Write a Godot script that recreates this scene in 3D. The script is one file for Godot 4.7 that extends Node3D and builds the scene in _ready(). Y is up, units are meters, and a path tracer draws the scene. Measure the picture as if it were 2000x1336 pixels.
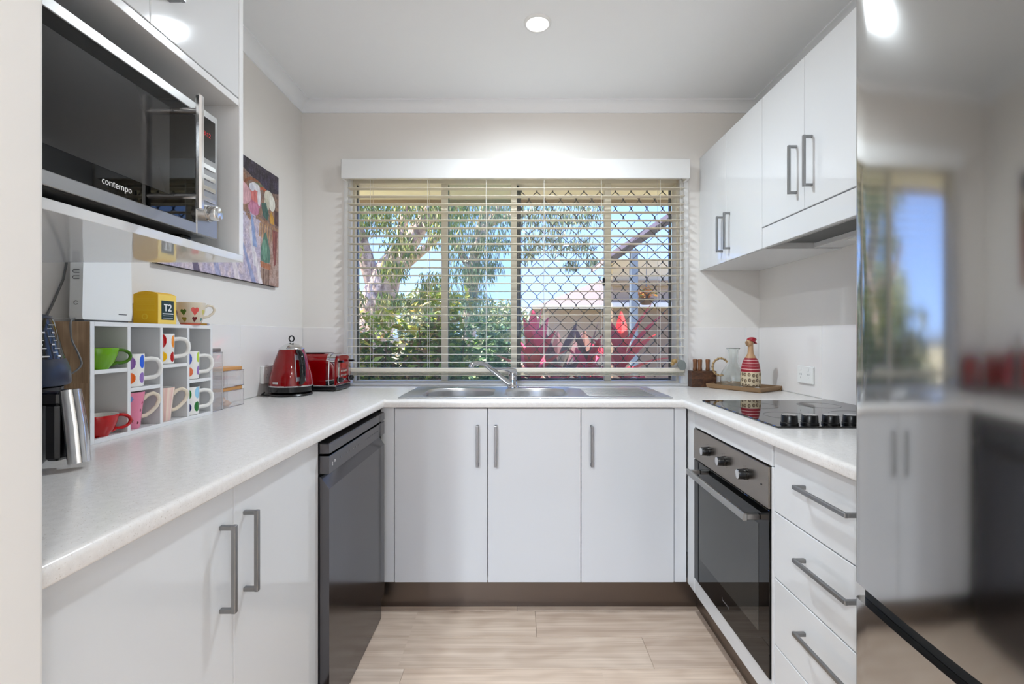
extends Node3D

# h = height above the lens, d = depth in front of the lens (metres); the lens is 1.21 m above the floor
const EYE := 1.21
const XL := -1.205      # left wall
const XR := 1.358       # right wall
const DB := 2.64        # back wall
const BENCH := -0.28    # bench top, relative to the lens
const CEIL := 1.30
var M := {}
var used := {}
var cache := {}
var rng := RandomNumberGenerator.new()

# ------------------------------------------------------------------ mesh building
class MB:
	var v := PackedVector3Array()
	var n := PackedVector3Array()
	var t := PackedVector2Array()
	var c := PackedColorArray()
	var colored := false
	var color := Color(1, 1, 1)
	func tri(a: Vector3, b: Vector3, d: Vector3, na: Vector3, nb: Vector3, nd: Vector3, ta := Vector2.ZERO, tb := Vector2.ZERO, td := Vector2.ZERO) -> void:
		var x := (b - a).cross(d - a)
		if x.length_squared() < 1e-18:
			return
		if x.dot(na + nb + nd) > 0.0:
			v.append_array([a, d, b]); n.append_array([na, nd, nb]); t.append_array([ta, td, tb])
		else:
			v.append_array([a, b, d]); n.append_array([na, nb, nd]); t.append_array([ta, tb, td])
		if colored:
			c.append_array([color, color, color])
	func quad(a: Vector3, b: Vector3, d: Vector3, e: Vector3, na: Vector3, nb: Vector3, nd: Vector3, ne: Vector3, ua := Vector2(0, 0), ub := Vector2(1, 0), ud := Vector2(1, 1), ue := Vector2(0, 1)) -> void:
		tri(a, b, d, na, nb, nd, ua, ub, ud)
		tri(a, d, e, na, nd, ne, ua, ud, ue)
	func flat(a: Vector3, b: Vector3, d: Vector3, e: Vector3, nn: Vector3) -> void:
		quad(a, b, d, e, nn, nn, nn, nn)
	# a box with chamfered edges
	func box(center: Vector3, size: Vector3, bev := 0.001, tf := Transform3D()) -> void:
		var hs := size * 0.5
		bev = minf(bev, minf(hs.x, minf(hs.y, hs.z)) * 0.9)
		var q := hs - Vector3.ONE * bev
		for a in 3:
			var b := (a + 1) % 3
			var e := (a + 2) % 3
			for s in [-1.0, 1.0]:
				var nn := Vector3.ZERO
				nn[a] = s
				var pts := []
				for k in [[-1, -1], [1, -1], [1, 1], [-1, 1]]:
					var p := Vector3.ZERO
					p[a] = s * hs[a]; p[b] = k[0] * q[b]; p[e] = k[1] * q[e]
					pts.append(tf * (center + p))
				flat(pts[0], pts[1], pts[2], pts[3], tf.basis * nn)
				if bev <= 0.0:
					continue
				for s2 in [-1.0, 1.0]:
					var p1 := Vector3.ZERO; var p2 := Vector3.ZERO; var p3 := Vector3.ZERO; var p4 := Vector3.ZERO
					p1[a] = s * hs[a]; p1[b] = s2 * q[b]; p1[e] = -q[e]
					p2[a] = s * hs[a]; p2[b] = s2 * q[b]; p2[e] = q[e]
					p3[a] = s * q[a]; p3[b] = s2 * hs[b]; p3[e] = q[e]
					p4[a] = s * q[a]; p4[b] = s2 * hs[b]; p4[e] = -q[e]
					var m := Vector3.ZERO
					m[a] = s; m[b] = s2
					m = m.normalized()
					flat(tf * (center + p1), tf * (center + p2), tf * (center + p3), tf * (center + p4), tf.basis * m)
		if bev > 0.0:
			for sx in [-1.0, 1.0]:
				for sy in [-1.0, 1.0]:
					for sz in [-1.0, 1.0]:
						var nn := Vector3(sx, sy, sz).normalized()
						var w := tf.basis * nn
						tri(tf * (center + Vector3(sx * hs.x, sy * q.y, sz * q.z)), tf * (center + Vector3(sx * q.x, sy * hs.y, sz * q.z)), tf * (center + Vector3(sx * q.x, sy * q.y, sz * hs.z)), w, w, w)
	# a closed outline in x, y pushed along z from 0 to h
	func prism(pts: PackedVector2Array, h: float, tf := Transform3D(), smooth := 40.0, caps := true) -> void:
		var k := pts.size()
		var area := 0.0
		for i in k:
			area += pts[i].cross(pts[(i + 1) % k])
		var sgn := 1.0 if area > 0.0 else -1.0
		var en := []
		for i in k:
			var e := pts[(i + 1) % k] - pts[i]
			en.append(Vector2(e.y, -e.x).normalized() * sgn)
		var lim := cos(deg_to_rad(smooth))
		var run := 0.0
		for i in k:
			var j := (i + 1) % k
			var na: Vector2 = en[i]
			var nb: Vector2 = en[i]
			if en[i].dot(en[(i + k - 1) % k]) > lim:
				na = (en[i] + en[(i + k - 1) % k]).normalized()
			if en[i].dot(en[j]) > lim:
				nb = (en[i] + en[j]).normalized()
			var l := pts[i].distance_to(pts[j])
			var n1 := tf.basis * Vector3(na.x, na.y, 0)
			var n2 := tf.basis * Vector3(nb.x, nb.y, 0)
			quad(tf * Vector3(pts[i].x, pts[i].y, 0), tf * Vector3(pts[j].x, pts[j].y, 0), tf * Vector3(pts[j].x, pts[j].y, h), tf * Vector3(pts[i].x, pts[i].y, h), n1, n2, n2, n1, Vector2(run, 0), Vector2(run + l, 0), Vector2(run + l, h), Vector2(run, h))
			run += l
		if caps:
			var ix := Geometry2D.triangulate_polygon(pts)
			for z in [0.0, h]:
				var nn := tf.basis * Vector3(0, 0, -1.0 if z == 0.0 else 1.0) * signf(h)
				for i in range(0, ix.size(), 3):
					var a := pts[ix[i]]; var b := pts[ix[i + 1]]; var d := pts[ix[i + 2]]
					tri(tf * Vector3(a.x, a.y, z), tf * Vector3(b.x, b.y, z), tf * Vector3(d.x, d.y, z), nn, nn, nn, a, b, d)
	# [radius, height] pairs turned about y
	func lathe(prof: Array, segs := 32, tf := Transform3D(), smooth := 45.0, from := 0.0, to := TAU) -> void:
		var lim := cos(deg_to_rad(smooth))
		var en := []
		for i in prof.size() - 1:
			var e := Vector2(prof[i + 1][0] - prof[i][0], prof[i + 1][1] - prof[i][1])
			en.append(Vector2(e.y, -e.x).normalized())
		var tot := 0.0
		for i in prof.size() - 1:
			tot += Vector2(prof[i + 1][0] - prof[i][0], prof[i + 1][1] - prof[i][1]).length()
		var run := 0.0
		for i in prof.size() - 1:
			var na: Vector2 = en[i]
			var nb: Vector2 = en[i]
			if i > 0 and en[i].dot(en[i - 1]) > lim:
				na = (en[i] + en[i - 1]).normalized()
			if i < en.size() - 1 and en[i].dot(en[i + 1]) > lim:
				nb = (en[i] + en[i + 1]).normalized()
			var l := Vector2(prof[i + 1][0] - prof[i][0], prof[i + 1][1] - prof[i][1]).length()
			var v0 := 1.0 - run / tot
			var v1 := 1.0 - (run + l) / tot
			for k in segs:
				var u0 := float(k) / segs
				var u1 := float(k + 1) / segs
				var a0 := lerpf(from, to, u0)
				var a1 := lerpf(from, to, u1)
				var d0 := Vector3(cos(a0), 0, -sin(a0))
				var d1 := Vector3(cos(a1), 0, -sin(a1))
				var up := Vector3.UP
				quad(tf * (d0 * prof[i][0] + up * prof[i][1]), tf * (d1 * prof[i][0] + up * prof[i][1]), tf * (d1 * prof[i + 1][0] + up * prof[i + 1][1]), tf * (d0 * prof[i + 1][0] + up * prof[i + 1][1]),
					(tf.basis * (d0 * na.x + up * na.y)).normalized(), (tf.basis * (d1 * na.x + up * na.y)).normalized(), (tf.basis * (d1 * nb.x + up * nb.y)).normalized(), (tf.basis * (d0 * nb.x + up * nb.y)).normalized(),
					Vector2(u0, v0), Vector2(u1, v0), Vector2(u1, v1), Vector2(u0, v1))
			run += l
	# a round rod through points; rad is one number or one per point; flat squashes it across the side axis
	func tube(pts: Array, rad, segs := 10, closed := false, squash := 1.0, side_hint := Vector3.ZERO) -> void:
		var k := pts.size()
		var rings := []
		var norms := []
		var last := Vector3.ZERO
		for i in k:
			var p: Vector3 = pts[i]
			var a: Vector3 = pts[(i + k - 1) % k] if closed or i > 0 else p
			var b: Vector3 = pts[(i + 1) % k] if closed or i < k - 1 else p
			var dir := (b - a).normalized()
			var side: Vector3
			if side_hint != Vector3.ZERO:
				side = side_hint
			elif last == Vector3.ZERO:
				side = Vector3.UP if absf(dir.y) < 0.9 else Vector3.RIGHT
			else:
				side = last
			side = (side - dir * side.dot(dir)).normalized()
			last = side
			var oth := dir.cross(side)
			var r: float = rad[i] if rad is Array else rad
			var ring := PackedVector3Array()
			var nr := PackedVector3Array()
			for s in segs:
				var g := TAU * s / segs
				ring.append(p + side * cos(g) * r + oth * sin(g) * r * squash)
				nr.append((side * cos(g) * squash + oth * sin(g)).normalized())
			rings.append(ring); norms.append(nr)
		for i in (k if closed else k - 1):
			var j := (i + 1) % k
			for s in segs:
				var s2 := (s + 1) % segs
				quad(rings[i][s], rings[i][s2], rings[j][s2], rings[j][s], norms[i][s], norms[i][s2], norms[j][s2], norms[j][s], Vector2(float(s) / segs, float(i) / k), Vector2(float(s + 1) / segs, float(i) / k), Vector2(float(s + 1) / segs, float(i + 1) / k), Vector2(float(s) / segs, float(i + 1) / k))
		if not closed:
			for e in [0, k - 1]:
				var o: Vector3 = pts[e]
				var nn: Vector3 = (o - (pts[1] if e == 0 else pts[k - 2])).normalized()
				for s in segs:
					tri(o, rings[e][s], rings[e][(s + 1) % segs], nn, nn, nn)
	func ball(center: Vector3, r: Vector3, segs := 16, rows := 10) -> void:
		var prof := []
		for i in rows + 1:
			var a := -PI / 2 + PI * i / rows
			prof.append([maxf(cos(a), 0.0001), sin(a)])
		lathe(prof, segs, Transform3D(Basis.from_scale(r), center), 60.0)
	# one leaf blade: two bent halves
	func leaf(base: Vector3, dir: Vector3, up: Vector3, length: float, width: float, bend := 0.15) -> void:
		var side := dir.cross(up).normalized()
		var nn := side.cross(dir).normalized()
		var mid := base + dir * length * 0.45
		var tip := base + dir * length - nn * length * bend
		var l := mid + side * width * 0.5 + nn * width * 0.12
		var r := mid - side * width * 0.5 + nn * width * 0.12
		var n1 := (nn - side * 0.25).normalized()
		var n2 := (nn + side * 0.25).normalized()
		tri(base, l, tip, n1, n1, n1)
		tri(base, tip, r, n2, n2, n2)
	func mesh() -> ArrayMesh:
		var arr := []
		arr.resize(Mesh.ARRAY_MAX)
		arr[Mesh.ARRAY_VERTEX] = v
		arr[Mesh.ARRAY_NORMAL] = n
		arr[Mesh.ARRAY_TEX_UV] = t
		if colored:
			arr[Mesh.ARRAY_COLOR] = c
		var m := ArrayMesh.new()
		m.add_surface_from_arrays(Mesh.PRIMITIVE_TRIANGLES, arr)
		return m

func P(x: float, h: float, d: float) -> Vector3:
	return Vector3(x, EYE + h, -d)

func numbered(called: String) -> String:
	var k: int = used.get(called, 0)
	used[called] = k + 1
	return called if k == 0 else "%s_%03d" % [called, k]

func tag(o: Node, label: String, category: String, group := "", kind := "") -> void:
	o.set_meta("label", label)
	o.set_meta("category", category)
	if group: o.set_meta("group", group)
	if kind: o.set_meta("kind", kind)

# a thing: a node at its base, parts below it
func thing(called: String, label: String, category: String, base := Vector3.ZERO, group := "", kind := "") -> Node3D:
	var o := Node3D.new()
	o.name = numbered(called)
	add_child(o)
	o.position = base
	tag(o, label, category, group, kind)
	return o

func gpos(o: Node) -> Vector3:
	var p := Vector3.ZERO
	while o is Node3D and o != self:
		p += o.position
		o = o.get_parent()
	return p

func put(mesh: Mesh, called: String, mat: Material, parent: Node = self, at := Vector3.ZERO, basis := Basis()) -> MeshInstance3D:
	var o := MeshInstance3D.new()
	o.name = called
	o.mesh = mesh
	o.material_override = mat
	parent.add_child(o, true)
	o.transform = Transform3D(basis, at - gpos(parent))
	return o

# finished mesh whose vertices are in the room's coordinates
func solid(mb: MB, called: String, mat: Material, parent: Node = self) -> MeshInstance3D:
	return put(mb.mesh(), called, mat, parent, Vector3.ZERO)

func bmesh(size: Vector3, bev := 0.001) -> Mesh:
	var key := "%s/%s" % [size.snapped(Vector3.ONE * 0.0001), bev]
	if not cache.has(key):
		var mb := MB.new()
		mb.box(Vector3.ZERO, size, bev)
		cache[key] = mb.mesh()
	return cache[key]

func block(called: String, at: Vector3, size: Vector3, mat: Material, parent: Node = self, bev := 0.001) -> MeshInstance3D:
	return put(bmesh(size, bev), called, mat, parent, at)

# a box given by its limits: x from to, h from to, d from to
func slab(called: String, x0: float, x1: float, h0: float, h1: float, d0: float, d1: float, mat: Material, parent: Node = self, bev := 0.001) -> MeshInstance3D:
	return block(called, P((x0 + x1) / 2, (h0 + h1) / 2, (d0 + d1) / 2), Vector3(absf(x1 - x0), absf(h1 - h0), absf(d1 - d0)), mat, parent, bev)

func mslab(mb: MB, x0: float, x1: float, h0: float, h1: float, d0: float, d1: float, bev := 0.001) -> void:
	mb.box(P((x0 + x1) / 2, (h0 + h1) / 2, (d0 + d1) / 2), Vector3(absf(x1 - x0), absf(h1 - h0), absf(d1 - d0)), bev)

func lettering(text: String, height: float, mat: Material, parent: Node, at: Vector3, basis: Basis, called := "lettering", bold := false, depth := 0.0006) -> MeshInstance3D:
	var f := SystemFont.new()
	f.font_names = PackedStringArray(["Droid Sans"])
	if bold:
		f.font_weight = 700
	var m := TextMesh.new()
	m.font = f
	m.text = text
	m.font_size = 32
	m.pixel_size = height / 24.0
	m.depth = depth
	m.curve_step = 2.0
	return put(m, called, mat, parent, at, basis)

# ------------------------------------------------------------------ materials
func mat(key: String, col: Color, rough := 0.5, metal := 0.0, spec := 0.5) -> StandardMaterial3D:
	var m := StandardMaterial3D.new()
	m.resource_name = key
	m.albedo_color = col
	m.roughness = rough
	m.metallic = metal
	m.metallic_specular = spec
	M[key] = m
	return m

func tex(img: Image) -> ImageTexture:
	return ImageTexture.create_from_image(img)

func triplanar(m: StandardMaterial3D, t: Texture2D, scale: Vector3) -> void:
	m.albedo_texture = t
	m.uv1_triplanar = true
	m.uv1_world_triplanar = true
	m.uv1_scale = scale

func glass(key: String, col: Color, alpha: float, rough := 0.0) -> StandardMaterial3D:
	var m := mat(key, Color(col.r, col.g, col.b, alpha), rough)
	m.transparency = BaseMaterial3D.TRANSPARENCY_ALPHA
	return m

func noise(s: int, freq: float, oct := 3) -> FastNoiseLite:
	var f := FastNoiseLite.new()
	f.seed = s
	f.frequency = freq
	f.fractal_octaves = oct
	return f

# timber whose grain runs along the picture's width
func wood_image(w: int, h: int, dark: Color, light: Color, s: int, stretch := 14.0, rings := 5.0) -> Image:
	var img := Image.create(w, h, false, Image.FORMAT_RGB8)
	var a := noise(s, 0.02, 4)
	var b := noise(s + 1, 0.11, 3)
	var c := noise(s + 2, 0.008, 2)
	for y in h:
		for x in w:
			# wrapped along both sides so that repeats meet
			var fx := float(x) / stretch
			var edge := minf(1.0, minf(float(x), float(w - x)) / 40.0)
			var k := a.get_noise_2d(fx, y * 1.2) * 0.5 + b.get_noise_2d(fx * 0.6, y * 2.0) * 0.35
			k += sin((y * 0.04 + c.get_noise_2d(x * 0.35, y) * 7.0) * rings) * 0.14 * edge
			img.set_pixel(x, y, dark.lerp(light, clampf(0.5 + k, 0.0, 1.0)))
	return img

func speckle_image(base: Color, specks: Array, count: int, s: int) -> Image:
	var img := Image.create(512, 512, false, Image.FORMAT_RGB8)
	var r := RandomNumberGenerator.new()
	r.seed = s
	var nz := noise(s, 0.03, 3)
	for y in 512:
		for x in 512:
			var k := nz.get_noise_2d(x, y) * 0.025 + r.randf_range(-0.012, 0.012)
			img.set_pixel(x, y, Color(base.r + k, base.g + k, base.b + k))
	for i in count:
		var col: Color = specks[r.randi() % specks.size()]
		var x := r.randi_range(2, 508)
		var y := r.randi_range(2, 508)
		var w := r.randi_range(1, 3)
		for yy in r.randi_range(1, 3):
			for xx in w:
				var o := img.get_pixel(x + xx, y + yy)
				img.set_pixel(x + xx, y + yy, o.lerp(col, 0.38))
	return img

func ell(img: Image, cx: float, cy: float, rx: float, ry: float, col: Color, turn := 0.0) -> void:
	var r := maxf(rx, ry)
	for y in range(maxi(0, int(cy - r)), mini(img.get_height(), int(cy + r) + 1)):
		for x in range(maxi(0, int(cx - r)), mini(img.get_width(), int(cx + r) + 1)):
			var p := Vector2(x - cx, y - cy).rotated(-turn)
			if (p.x / rx) ** 2 + (p.y / ry) ** 2 <= 1.0:
				img.set_pixel(x, y, col)

func poly(img: Image, pts: Array, col: Color) -> void:
	var pp := PackedVector2Array(pts)
	var lo := pp[0]
	var hi := pp[0]
	for p in pp:
		lo = lo.min(p); hi = hi.max(p)
	for y in range(maxi(0, int(lo.y)), mini(img.get_height(), int(hi.y) + 1)):
		for x in range(maxi(0, int(lo.x)), mini(img.get_width(), int(hi.x) + 1)):
			if Geometry2D.is_point_in_polygon(Vector2(x, y), pp):
				img.set_pixel(x, y, col)

func heart(img: Image, cx: float, cy: float, s: float, col: Color) -> void:
	ell(img, cx - s * 0.45, cy - s * 0.3, s * 0.5, s * 0.5, col)
	ell(img, cx + s * 0.45, cy - s * 0.3, s * 0.5, s * 0.5, col)
	poly(img, [Vector2(cx - s * 0.92, cy - s * 0.12), Vector2(cx + s * 0.92, cy - s * 0.12), Vector2(cx, cy + s)], col)

# ------------------------------------------------------------------ the scene
func _ready() -> void:
	rng.seed = 7
	# camera: 94 degrees wide, level, lens shifted a little
	var cam := Camera3D.new()
	cam.name = "camera"
	add_child(cam)
	cam.position = Vector3(0, EYE, 0)
	var near := 0.05
	cam.projection = Camera3D.PROJECTION_FRUSTUM
	cam.near = near
	cam.far = 400.0
	cam.size = near * 1336.0 / 920.0
	cam.frustum_offset = Vector2(-10.0, -12.0) / 920.0 * near
	cam.current = true
	# sky
	var we := WorldEnvironment.new()
	we.name = "environment"
	var env := Environment.new()
	var sky := Sky.new()
	var sm := ProceduralSkyMaterial.new()
	sm.sky_top_color = Color(0.36, 0.54, 0.90)
	sm.sky_horizon_color = Color(0.60, 0.74, 0.96)
	sm.sky_curve = 0.22
	sm.ground_horizon_color = Color(0.62, 0.62, 0.58)
	sm.ground_bottom_color = Color(0.40, 0.38, 0.34)
	sm.sky_energy_multiplier = 1.5
	sm.sun_angle_max = 1.0
	sky.sky_material = sm
	env.background_mode = Environment.BG_SKY
	env.sky = sky
	env.tonemap_mode = Environment.TONE_MAPPER_LINEAR
	env.tonemap_exposure = 1.3
	env.ambient_light_source = Environment.AMBIENT_SOURCE_DISABLED
	env.sdfgi_enabled = true
	env.ssao_enabled = true
	env.ssil_enabled = true
	we.environment = env
	add_child(we)
	# sun: high and to the left
	var sun := DirectionalLight3D.new()
	sun.name = "sun"
	sun.light_energy = 5.2
	sun.light_color = Color(1.0, 0.95, 0.86)
	sun.light_angular_distance = 0.6
	sun.shadow_enabled = true
	add_child(sun)
	sun.look_at_from_position(Vector3.ZERO, Vector3(0.50, -1.0, -0.12))
	materials()
	structure()
	downlights()
	cabinets()
	appliances()
	wet_area()
	left_bench_things()
	right_bench_things()
	window_dressing()
	outdoors()

func materials() -> void:
	mat("door_white", Color(0.855, 0.86, 0.865), 0.06)
	mat("carcass_white", Color(0.90, 0.90, 0.90), 0.14)
	mat("underside_white", Color(0.86, 0.865, 0.87), 0.05)
	mat("wall_paint", Color(0.91, 0.893, 0.872), 0.65)
	mat("ceiling_paint", Color(0.95, 0.955, 0.96), 0.8)
	mat("trim_white", Color(0.92, 0.92, 0.915), 0.35)
	mat("tile", Color(0.92, 0.905, 0.895), 0.06)
	mat("grout", Color(0.93, 0.93, 0.92), 0.7)
	var b := mat("bench", Color(1, 1, 1), 0.22)
	triplanar(b, tex(speckle_image(Color(0.90, 0.885, 0.87), [Color(0.62, 0.56, 0.5), Color(0.75, 0.7, 0.66), Color(0.97, 0.97, 0.96), Color(0.93, 0.92, 0.9)], 3600, 3)), Vector3(3.2, 3.2, 3.2))
	var ft := tex(wood_image(1024, 512, Color(0.72, 0.635, 0.565), Color(0.87, 0.80, 0.735), 11, 26.0, 0.9))
	var tints := [Color(1, 1, 1), Color(0.96, 0.95, 0.94), Color(1.0, 0.985, 0.97), Color(0.93, 0.915, 0.905)]
	for i in 4:
		var w := mat("plank%d" % i, tints[i], 0.42)
		triplanar(w, ft, Vector3(0.85, 0.85, 0.85 * 2.0))
		w.uv1_offset = Vector3(i * 0.37, 0, i * 0.53)
	mat("subfloor", Color(0.45, 0.38, 0.33), 0.8)
	mat("kick", Color(0.47, 0.43, 0.40), 0.30, 1.0)
	mat("handle_metal", Color(0.57, 0.57, 0.57), 0.38, 1.0)
	var st := mat("steel", Color(0.66, 0.655, 0.645), 0.32, 1.0)
	st.resource_name = "brushed steel"
	mat("steel_bright", Color(0.86, 0.86, 0.86), 0.14, 1.0)
	mat("chrome", Color(0.80, 0.80, 0.81), 0.05, 1.0)
	mat("sink_steel", Color(0.84, 0.84, 0.84), 0.28, 1.0)
	var fr := mat("fridge_steel", Color(0.74, 0.735, 0.725), 0.085, 1.0)
	fr.anisotropy_enabled = true
	fr.anisotropy = -0.6
	mat("dark_steel", Color(0.40, 0.40, 0.415), 0.16, 1.0)
	mat("oven_steel", Color(0.56, 0.53, 0.50), 0.25, 1.0)
	mat("black_glass", Color(0.012, 0.012, 0.013), 0.02, 0.0, 0.4)
	mat("oven_window", Color(0.19, 0.19, 0.18), 0.03)
	mat("microwave_window", Color(0.17, 0.17, 0.17), 0.12)
	mat("hob_glass", Color(0.02, 0.02, 0.022), 0.015, 0.0, 0.9)
	mat("black_plastic", Color(0.03, 0.03, 0.032), 0.3)
	mat("black_gloss", Color(0.015, 0.015, 0.017), 0.06)
	mat("gap_black", Color(0.02, 0.02, 0.02), 0.6)
	mat("grey_plastic", Color(0.40, 0.40, 0.40), 0.45)
	mat("white_plastic", Color(0.93, 0.93, 0.92), 0.25)
	mat("print_white", Color(0.92, 0.92, 0.92), 0.4)
	mat("print_grey", Color(0.36, 0.36, 0.37), 0.4)
	mat("zone_print", Color(0.10, 0.10, 0.105), 0.3)
	mat("print_black", Color(0.08, 0.08, 0.08), 0.4)
	var red := mat("display_red", Color(0.25, 0.0, 0.02), 0.4)
	red.emission_enabled = true
	red.emission = Color(0.85, 0.05, 0.12)
	red.emission_energy_multiplier = 0.55
	var glow := mat("lamp_glow", Color(1, 1, 1), 0.5)
	glow.emission_enabled = true
	glow.emission = Color(1, 0.99, 0.97)
	glow.emission_energy_multiplier = 6.0
	mat("filter_grey", Color(0.33, 0.34, 0.34), 0.4, 0.6)
	mat("frame_cream", Color(0.87, 0.84, 0.765), 0.4)
	mat("slat", Color(0.85, 0.82, 0.76), 0.45)
	mat("cord_white", Color(0.86, 0.85, 0.82), 0.7)
	mat("grille", Color(0.10, 0.075, 0.06), 0.45)
	glass("pane", Color(0.95, 1.0, 0.98), 0.04).metallic_specular = 0.25
	glass("tinted_pane", Color(0.55, 0.72, 0.68), 0.16).metallic_specular = 0.25
	glass("acrylic", Color(0.95, 0.93, 0.93), 0.12, 0.02)
	var jg := mat("jug_glass", Color(0.97, 0.985, 0.98, 0.02), 0.0)
	jg.refraction_enabled = true
	jg.refraction_scale = 0.05
	mat("kettle_red", Color(0.50, 0.0, 0.015), 0.06)
	mat("navy", Color(0.10, 0.145, 0.235), 0.28)
	mat("navy_dark", Color(0.028, 0.035, 0.06), 0.22)
	mat("cord_grey", Color(0.45, 0.45, 0.45), 0.5)
	var wd := mat("shelf_oak", Color(1, 1, 1), 0.55)
	var wi := wood_image(512, 256, Color(0.58, 0.46, 0.34), Color(0.79, 0.66, 0.52), 23, 14.0, 1.5)
	wi.rotate_90(CLOCKWISE)
	wd.albedo_texture = tex(wi)
	wd.uv1_triplanar = true
	wd.uv1_scale = Vector3(3, 3, 3)
	var wv := mat("walnut", Color(1, 1, 1), 0.45)
	wv.albedo_texture = tex(wood_image(512, 256, Color(0.17, 0.095, 0.06), Color(0.46, 0.30, 0.19), 31, 5.0, 9.0))
	wv.uv1_triplanar = true
	wv.uv1_scale = Vector3(5, 5, 5)
	mat("knife_handle", Color(0.47, 0.30, 0.18), 0.4)
	mat("tray_wood", Color(0.56, 0.44, 0.31), 0.5)
	mat("bamboo", Color(0.80, 0.58, 0.34), 0.45)
	mat("rattan", Color(0.66, 0.55, 0.38), 0.7)
	mat("ceramic_white", Color(0.93, 0.92, 0.90), 0.1)
	mat("ceramic_green", Color(0.43, 0.66, 0.06), 0.1)
	mat("ceramic_green_dark", Color(0.26, 0.44, 0.03), 0.1)
	mat("ceramic_red", Color(0.72, 0.02, 0.05), 0.1)
	mat("ceramic_cream", Color(0.88, 0.83, 0.75), 0.15)
	mat("tea_yellow", Color(0.93, 0.72, 0.03), 0.45)
	mat("tea_lemon", Color(0.96, 0.82, 0.38), 0.45)
	mat("tea_gold", Color(0.95, 0.80, 0.20), 0.4)
	mat("label_green", Color(0.07, 0.20, 0.20), 0.45)
	mat("gold", Color(0.80, 0.60, 0.25), 0.3, 1.0)
	mat("duck_wood", Color(0.70, 0.55, 0.40), 0.5)
	mat("duck_red", Color(0.62, 0.07, 0.14), 0.4)
	mat("gauge", Color(0.62, 0.60, 0.64), 0.15)
	mat("badge_red", Color(0.62, 0.10, 0.06), 0.2)
	mat("canvas_edge", Color(0.16, 0.13, 0.14), 0.7)
	mat("tag_grey", Color(0.45, 0.47, 0.46), 0.4)
	mat("bead_wood", Color(0.62, 0.50, 0.30), 0.5)

# ------------------------------------------------------------------ room shell
func room(called: String, x0: float, x1: float, h0: float, h1: float, d0: float, d1: float, m: Material, label: String, category := "wall") -> MeshInstance3D:
	var o := slab(called, x0, x1, h0, h1, d0, d1, m, self, 0.0)
	tag(o, label, category, "", "structure")
	return o

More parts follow.
